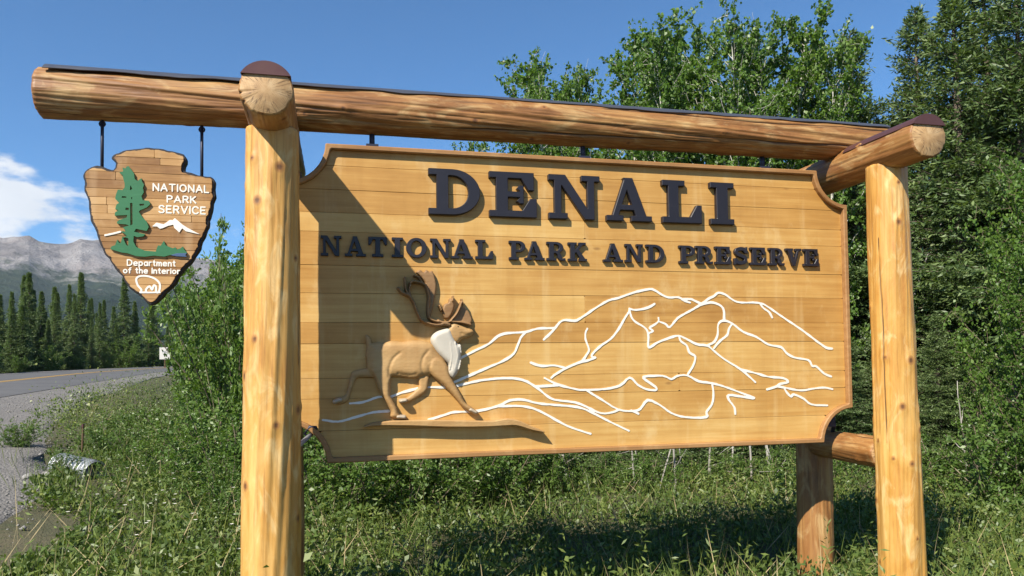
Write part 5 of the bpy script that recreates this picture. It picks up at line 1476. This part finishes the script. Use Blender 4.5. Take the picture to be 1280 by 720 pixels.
# ---- low plants: too many to count
def low_plants():
    rg = np.random.default_rng(77)
    P = []; O = []; LN = []; WD = []; TT = []
    SV = Geo()
    n_try = 10500
    tn = rg.uniform(-0.80, 0.85, n_try); D = 2.6 + 27 * rg.uniform(0, 1, n_try) ** 1.35
    x = tn * D; y = D
    s, lat = road_coords(x, y)
    near = -lat - HALF
    edge = near - gravel_w(s) + 0.9 * fbm(x * 0.8, y * 0.8, 3, 41) * 2
    zg = ground_z(x, y)
    left = sstep(-0.28, -0.36, tn)
    keep = (edge > -0.1) & (rg.uniform(size=n_try) < np.where(D < 14, 1.0, 0.75))
    keep &= ~((np.abs(tn - 0.0) < 3) & (D < 3.2))
    patch = fbm(x * 0.55, y * 0.55, 3, 51)
    keep &= ~((tn > 0.02) & (D > 8.2) & (rg.uniform(size=n_try) < 0.6))
    for i in np.nonzero(keep)[0]:
        wild = rg.uniform()
        big = 0.22 + 0.20 * rg.uniform() + 0.35 * max(0, patch[i])
        if wild > 0.9: big *= 1.5
        if D[i] < 6: big *= 0.8
        if tn[i] < -0.40: big *= 0.72 if D[i] < 10 else 1.75
        if abs(tn[i] + 0.568) < 0.026 and 7.5 < D[i] < 8.9: continue
        if tn[i] > -0.25: big *= 0.62
        if edge[i] < 0.35 or (edge[i] < 0.9 and D[i] < 10): big *= 0.6
        if wild < (0.03 if D[i] < 7 else 0.09) and D[i] < 14 and edge[i] > 0.5:          # upright leafy stalks
            for q in range(rg.integers(2, 6)):
                m = 16; u = np.linspace(0.15, 1.0, m); hh = rg.uniform(0.35, 0.7); sx, sy = rg.normal(size=2) * 0.10; lx, ly = rg.normal(size=2) * 0.08
                an = np.arange(m) * 2.4 + rg.uniform(0, 6)
                P.append(np.stack([x[i] + sx + lx * u, y[i] + sy + ly * u, zg[i] + hh * u], 1)); O.append(np.stack([np.cos(an) * 2.0, np.sin(an) * 2.0, np.full(m, 0.9)], 1))
                LN.append(0.085 * (1.1 - 0.6 * u) * rg.uniform(0.8, 1.2, m)); WD.append(np.full(m, 0.24)); TT.append(np.clip(0.62 + rg.normal(size=m) * 0.12, 0, 1))
            continue
        m = int((46 if D[i] < 12 else 30) * (0.6 + 0.8 * rg.uniform()))
        lf = (0.052 if rg.uniform() < 0.6 else 0.034)
        d = unit(rg.normal(size=(m, 3)) + np.array([0, 0, 0.5]))
        d[:, 2] = np.abs(d[:, 2])
        rr_ = rg.uniform(0.25, 1.0, m) ** 0.6
        p = np.stack([x[i] + d[:, 0] * rr_ * big * 0.95, y[i] + d[:, 1] * rr_ * big * 0.95, zg[i] + d[:, 2] * rr_ * big * 1.25], 1)
        P.append(p); O.append(d); LN.append(lf * rg.uniform(0.6, 1.3, m)); WD.append(np.full(m, rg.choice([0.45, 0.62, 0.3])))
        base = 0.42 + 0.9 * patch[i] + 0.16 * rg.normal()
        TT.append(np.clip(base + rg.normal(size=m) * 0.15, 0, 1))
    P = np.vstack(P); O = np.vstack(O); LN = np.concatenate(LN); WD = np.concatenate(WD); TT = np.concatenate(TT)
    A, W = rand_frame(rg, len(P), 0.55, O * 0.8 + np.array([0, 0, 0.25]))
    V, F = leaves_to_mesh(P, A, W, LN, LN * WD)
    me = crown_mesh('low_plants', V, F, TT, M['low_leaf'])
    tag(link('low_plants', me), 'knee high leafy ground plants covering the slope', None, None, 'stuff')
    # thin grass
    n = 26000
    tn = rg.uniform(-0.80, 0.85, n); D = 2.8 + 24 * rg.uniform(0, 1, n) ** 1.3
    x = tn * D; y = D
    s, lat = road_coords(x, y); near = -lat - HALF
    k = (near - gravel_w(s) + 1.6 * fbm(x * 0.8, y * 0.8, 3, 41) * 2) > -0.15 + rg.uniform(0, 0.3, n)
    x, y = x[k], y[k]; n = len(x); zg = ground_z(x, y)
    A = unit(np.stack([rg.normal(size=n) * 0.35, rg.normal(size=n) * 0.35, np.ones(n)], 1)); W = unit(np.cross(A, rg.normal(size=(n, 3))))
    ln = rg.uniform(0.12, 0.42, n)
    V, F = leaves_to_mesh(np.stack([x, y, zg], 1), A, W, ln, np.full(n, 0.007), 0.1)
    me = crown_mesh('grass', V, F, np.clip(rg.normal(0.72, 0.2, n), 0, 1), M['low_leaf'])
    tag(link('grass', me), 'thin grass blades among the ground plants', None, None, 'stuff')
    n = 3600                                   # last year's straw
    tn = rg.uniform(-0.80, 0.85, n); D = 3.0 + 18 * rg.uniform(0, 1, n) ** 1.2; x = tn * D; y = D
    s, lat = road_coords(x, y); k = (-lat - HALF - gravel_w(s)) + 1.2 * fbm(x * 0.6, y * 0.6, 3, 43) > 0.1
    x, y = x[k], y[k]; n = len(x)
    A = unit(np.stack([rg.normal(size=n) * 0.7, rg.normal(size=n) * 0.7, np.ones(n)], 1)); W = unit(np.cross(A, rg.normal(size=(n, 3))))
    V, F = leaves_to_mesh(np.stack([x, y, ground_z(x, y)], 1), A, W, rg.uniform(0.15, 0.6, n), np.full(n, 0.007), 0.1)
    tag(link('dry_grass', new_mesh('dry_grass', V, F, M['straw'])), 'dry straw coloured stalks among the green plants', None, None, 'stuff')
M['straw'] = paint_material('straw', (0.34, 0.27, 0.14), 0.9, 0.3, False)
low_plants()

# a few small pale flowers among the plants
def flowers():
    rg = np.random.default_rng(4)
    n = 260
    tn = rg.uniform(-0.72, -0.30, n); D = rg.uniform(5.0, 15.0, n); x, y = tn * D, D
    s, lat = road_coords(x, y); k = (-lat - HALF - gravel_w(s)) > 0.3
    x, y = x[k], y[k]; z = ground_z(x, y) + rg.uniform(0.25, 0.5, k.sum())
    P = []; A = []; W = []
    for i in range(len(x)):
        for q in range(5):
            a = q * 1.2566
            d = np.array([math.cos(a), math.sin(a), 0.35]); P.append((x[i], y[i], z[i])); A.append(d); W.append((-math.sin(a), math.cos(a), 0))
    P = np.array(P); A = unit(np.array(A)); W = np.array(W); ln = np.full(len(P), 0.018)
    V, F = leaves_to_mesh(P, A, W, ln, ln * 0.8)
    tag(link('wild_flowers', new_mesh('wild_flowers', V, F, M['petal'])), 'tiny pale flowers dotted through the low plants', None, None, 'stuff')
M['petal'] = paint_material('petal', (0.72, 0.70, 0.58), 0.7, 0.1, False)
flowers()

# ------------------------------------------------------------------ small things
# culvert pipe poking out of the bank
def culvert():
    D = 8.6; x, y = -0.573 * D, D
    z = 1.6 - 0.1300 * D
    g = Geo(); L = 0.62; r = 0.140
    pts = []; rad = []
    n = 120
    for i in range(n + 1):
        u = i / n
        pts.append((0, 0, L * u)); rad.append(r + 0.012 * math.cos(u * L / 0.062 * 2 * math.pi))
    g.tube(pts, rad, 36, False)
    inner = [(p[0], p[1], p[2]) for p in pts[::4]]
    g.tube(inner[::-1], [r - 0.026] * len(inner), 36, False)
    b = len(g.v)
    o = empty('culvert_pipe', (x, y, z))
    tag(o, 'corrugated grey metal culvert end poking out of the shrubs', 'pipe')
    p = g.build('pipe_wall', M['zinc'], o, True)
    d = Vector((0.90, -0.42, -0.10)).normalized()
    mt = Matrix.Translation(-d * L * 0.8) @ d.to_track_quat('Z', 'Y').to_matrix().to_4x4()
    p.matrix_local = mt
    gl = Geo()
    ring = [(math.cos(a) * (r - 0.003), math.sin(a) * (r - 0.003), L) for a in np.linspace(0, 2 * math.pi, 37)]
    gl.tube(ring, 0.010, 6, False)
    q = gl.build('end_ring', M['zinc'], o, True); q.matrix_local = mt
culvert()

# marker stake by the culvert
D = 9.9; st = empty('marker_stake', (-0.5815 * D, D, gz(-0.5815 * D, D)))
tag(st, 'thin brown marker stake standing behind the culvert', 'stake')
Geo().tube([(0, 0, -0.1), (0.01, 0, 0.25), (0.012, 0.004, 0.42)], [0.014, 0.013, 0.012], 8).build('stake_post', M['backing'], st)
Geo().tube([(0.012, 0.004, 0.415), (0.012, 0.004, 0.46)], [0.018, 0.016], 8).build('cap', M['flash_brown'], st)

# white road sign at the bend
Dw = 57.0; xw = -0.4700 * Dw
gw = gz(xw, Dw)
rs = empty('road_sign', (xw, Dw, gw), R(24))
tag(rs, 'small white road sign on a thin post at the bend', 'road sign')
zc = 1.6 + 0.0283 * Dw
Geo().box(-0.05, 0.05, 0.0, 0.05, -0.3, zc - gw + 0.40).build('sign_post', M['backing'], rs)
plate = Geo().box(-0.37, 0.37, -0.03, -0.01, zc - gw - 0.46, zc - gw + 0.46).build('sign_plate', M['white'], rs)
pm = paint_material('grey_print', (0.33, 0.34, 0.34), 0.6, 0.2, False)
Geo().box(-0.18, 0.10, -0.036, -0.030, zc - gw + 0.08, zc - gw + 0.16).build('print_line', pm, plate)
Geo().box(-0.10, 0.16, -0.036, -0.030, zc - gw - 0.10, zc - gw - 0.02).build('print_line', pm, plate)

# dark shrub on the gravel edge, pale stones
plant('bush1', 'gravel_edge_shrub', -0.668, 10.6, 0.55, 'small dark shrub standing alone on the gravel edge', 'bush', None, 1.1)
plant('bush0', 'culvert_shrub', -0.606, 8.5, 0.42, 'small shrub half covering the culvert end', 'bush', None, 1.0)
def rock(name, tn, D, r, label, seed, sink=0.3):
    rg = np.random.default_rng(seed)
    import bmesh
    bm = bmesh.new(); bmesh.ops.create_icosphere(bm, subdivisions=3, radius=1.0)
    for v in bm.verts:
        p = v.co.normalized()
        k = 1 + 0.45 * float(fbm(np.array([p.x * 1.7 + seed]), np.array([p.y * 1.7 + p.z * 2.3]), 4, seed)[0])
        v.co = Vector((p.x * k * r * 1.25, p.y * k * r, p.z * k * r * 0.7))
    me = bpy.data.meshes.new(name); bm.to_mesh(me); bm.free(); me.materials.append(M['rock'])
    x, y = tn * D, D
    o = link(name, me, None, (x, y, gz(x, y) + r * (0.7 - sink)))
    o.rotation_euler = (0, 0, rg.uniform(0, 6))
    tag(o, label, 'rock')
def rock_material():
    m, nt, b = mat_new('pale_rock'); t = NT(nt)
    n1 = t.noise(t.obj(), 9, 7, 0.65)
    t.set(b.inputs['Base Color'], t.ramp(n1, [(0.3, (0.15, 0.14, 0.125)), (0.7, (0.36, 0.345, 0.32))])); b.inputs['Roughness'].default_value = 0.9
    t.bump(n1, 0.6, 0.02, b)
    return m
M['rock'] = rock_material()
M['pebble'] = paint_material('pebble', (0.25, 0.235, 0.215), 0.9, 0.5, False)
rock('rock', -0.622, 8.5, 0.08, 'pale flat rock half hidden left of the culvert', 3)
rock('rock', -0.652, 8.3, 0.06, 'small pale rock at the lower left gravel edge', 5)

# loose stones on the shoulder
def stones():
    rg = np.random.default_rng(5)
    n = 5200
    s = rg.uniform(4, 34, n); lt = -HALF - rg.uniform(0, 1, n) ** 0.7 * (gravel_w(s) - 0.1)
    c = centre(s); T = np.stack([np.interp(s, CS, CT[:, 0]), np.interp(s, CS, CT[:, 1])], 1)
    x = c[:, 0] - T[:, 1] * lt; y = c[:, 1] + T[:, 0] * lt
    z = road_z(s) + 0.004 - 0.08 * np.clip(-lt - HALF, 0, 9)
    r = rg.uniform(0.005, 0.017, n) * np.where(rg.uniform(size=n) < 0.05, 2.0, 1.0)
    oc = np.array([(1, 0, 0), (0, 1, 0), (-1, 0, 0), (0, -1, 0), (0, 0, .7), (0, 0, -.7)], float)
    fc = np.array([(0, 1, 4), (1, 2, 4), (2, 3, 4), (3, 0, 4), (1, 0, 5), (2, 1, 5), (3, 2, 5), (0, 3, 5)])
    jit = rg.uniform(0.6, 1.3, (n, 6, 1))
    an = rg.uniform(0, 6.28, n); ca, sa = np.cos(an)[:, None], np.sin(an)[:, None]
    q = oc[None] * jit * r[:, None, None]
    V = np.stack([x[:, None] + q[..., 0] * ca - q[..., 1] * sa, y[:, None] + q[..., 0] * sa + q[..., 1] * ca, z[:, None] + q[..., 2] + r[:, None] * 0.3], -1).reshape(-1, 3)
    F = (fc[None] + 6 * np.arange(n)[:, None, None]).reshape(-1, 3)
    tag(link('loose_gravel', new_mesh('loose_gravel', V, F, M['pebble'])), 'loose pebbles scattered on the gravel shoulder', None, None, 'stuff')
stones()

# fallen and leaning dead stems in the wood
deadm = bark_material('dead_wood', (0.16, 0.14, 0.12), (0.46, 0.43, 0.38))
M['dead'] = deadm
DS = [(0.535, 11.6, (0.30, 0.0, 0.95), 2.6, 0.018, 2.25, 'bare pale dead branch slanting beside the right post top'), (0.615, 8.8, (-0.10, 0.05, 1.0), 1.5, 0.016, 0, 'thin bare grey stem standing right of the right post'),
      (0.655, 9.4, (0.12, 0.05, 1.0), 1.9, 0.014, 0, 'second thin bare stem, farther right of the right post')]
rs_ = np.random.default_rng(70)
tns = sorted([0.075, 0.10, 0.128, 0.162, 0.170, 0.193, 0.216, 0.228, 0.262, 0.292, 0.318, 0.350, 0.362])
for k_, tn_ in enumerate(tns):
    DS.append((tn_, float(rs_.uniform(8.9, 10.2)), (float(rs_.normal() * 0.14), 0.0, 1.0), float(rs_.uniform(1.6, 3.0)), float(rs_.uniform(0.009, 0.022)), 0, 'thin pale dead stem under the board, %s of thirteen from the left' % ordinal(k_)))
DS = list(DS)
for k, (tn, D, dr, L, r, zb, lab) in enumerate(DS):
    rg = np.random.default_rng(900 + k)
    x, y = tn * D, D
    o = empty('dead_stem', (x, y, gz(x, y) + zb - (0.1 if zb == 0 else 0)))
    tag(o, lab, 'dead stem')
    pts = branch_pts((0, 0, 0), dr, L, 9, rg, 0.0, 0.05)
    Geo().tube(pts, [r * (1 - 0.75 * i / 9) for i in range(10)], 7).build('stem', M['dead'], o, True)
    for b in range(6):
        i = 1 + b; d2 = unit(rg.normal(size=3) + np.array([0, 0, 0.4]))
        Geo().tube(branch_pts(pts[i], d2, rg.uniform(0.2, 0.5), 4, rg, 0.1, 0.15), [r * 0.35 * (1 - j / 5) + 0.001 for j in range(5)], 5).build('twig', M['dead'], o, True)
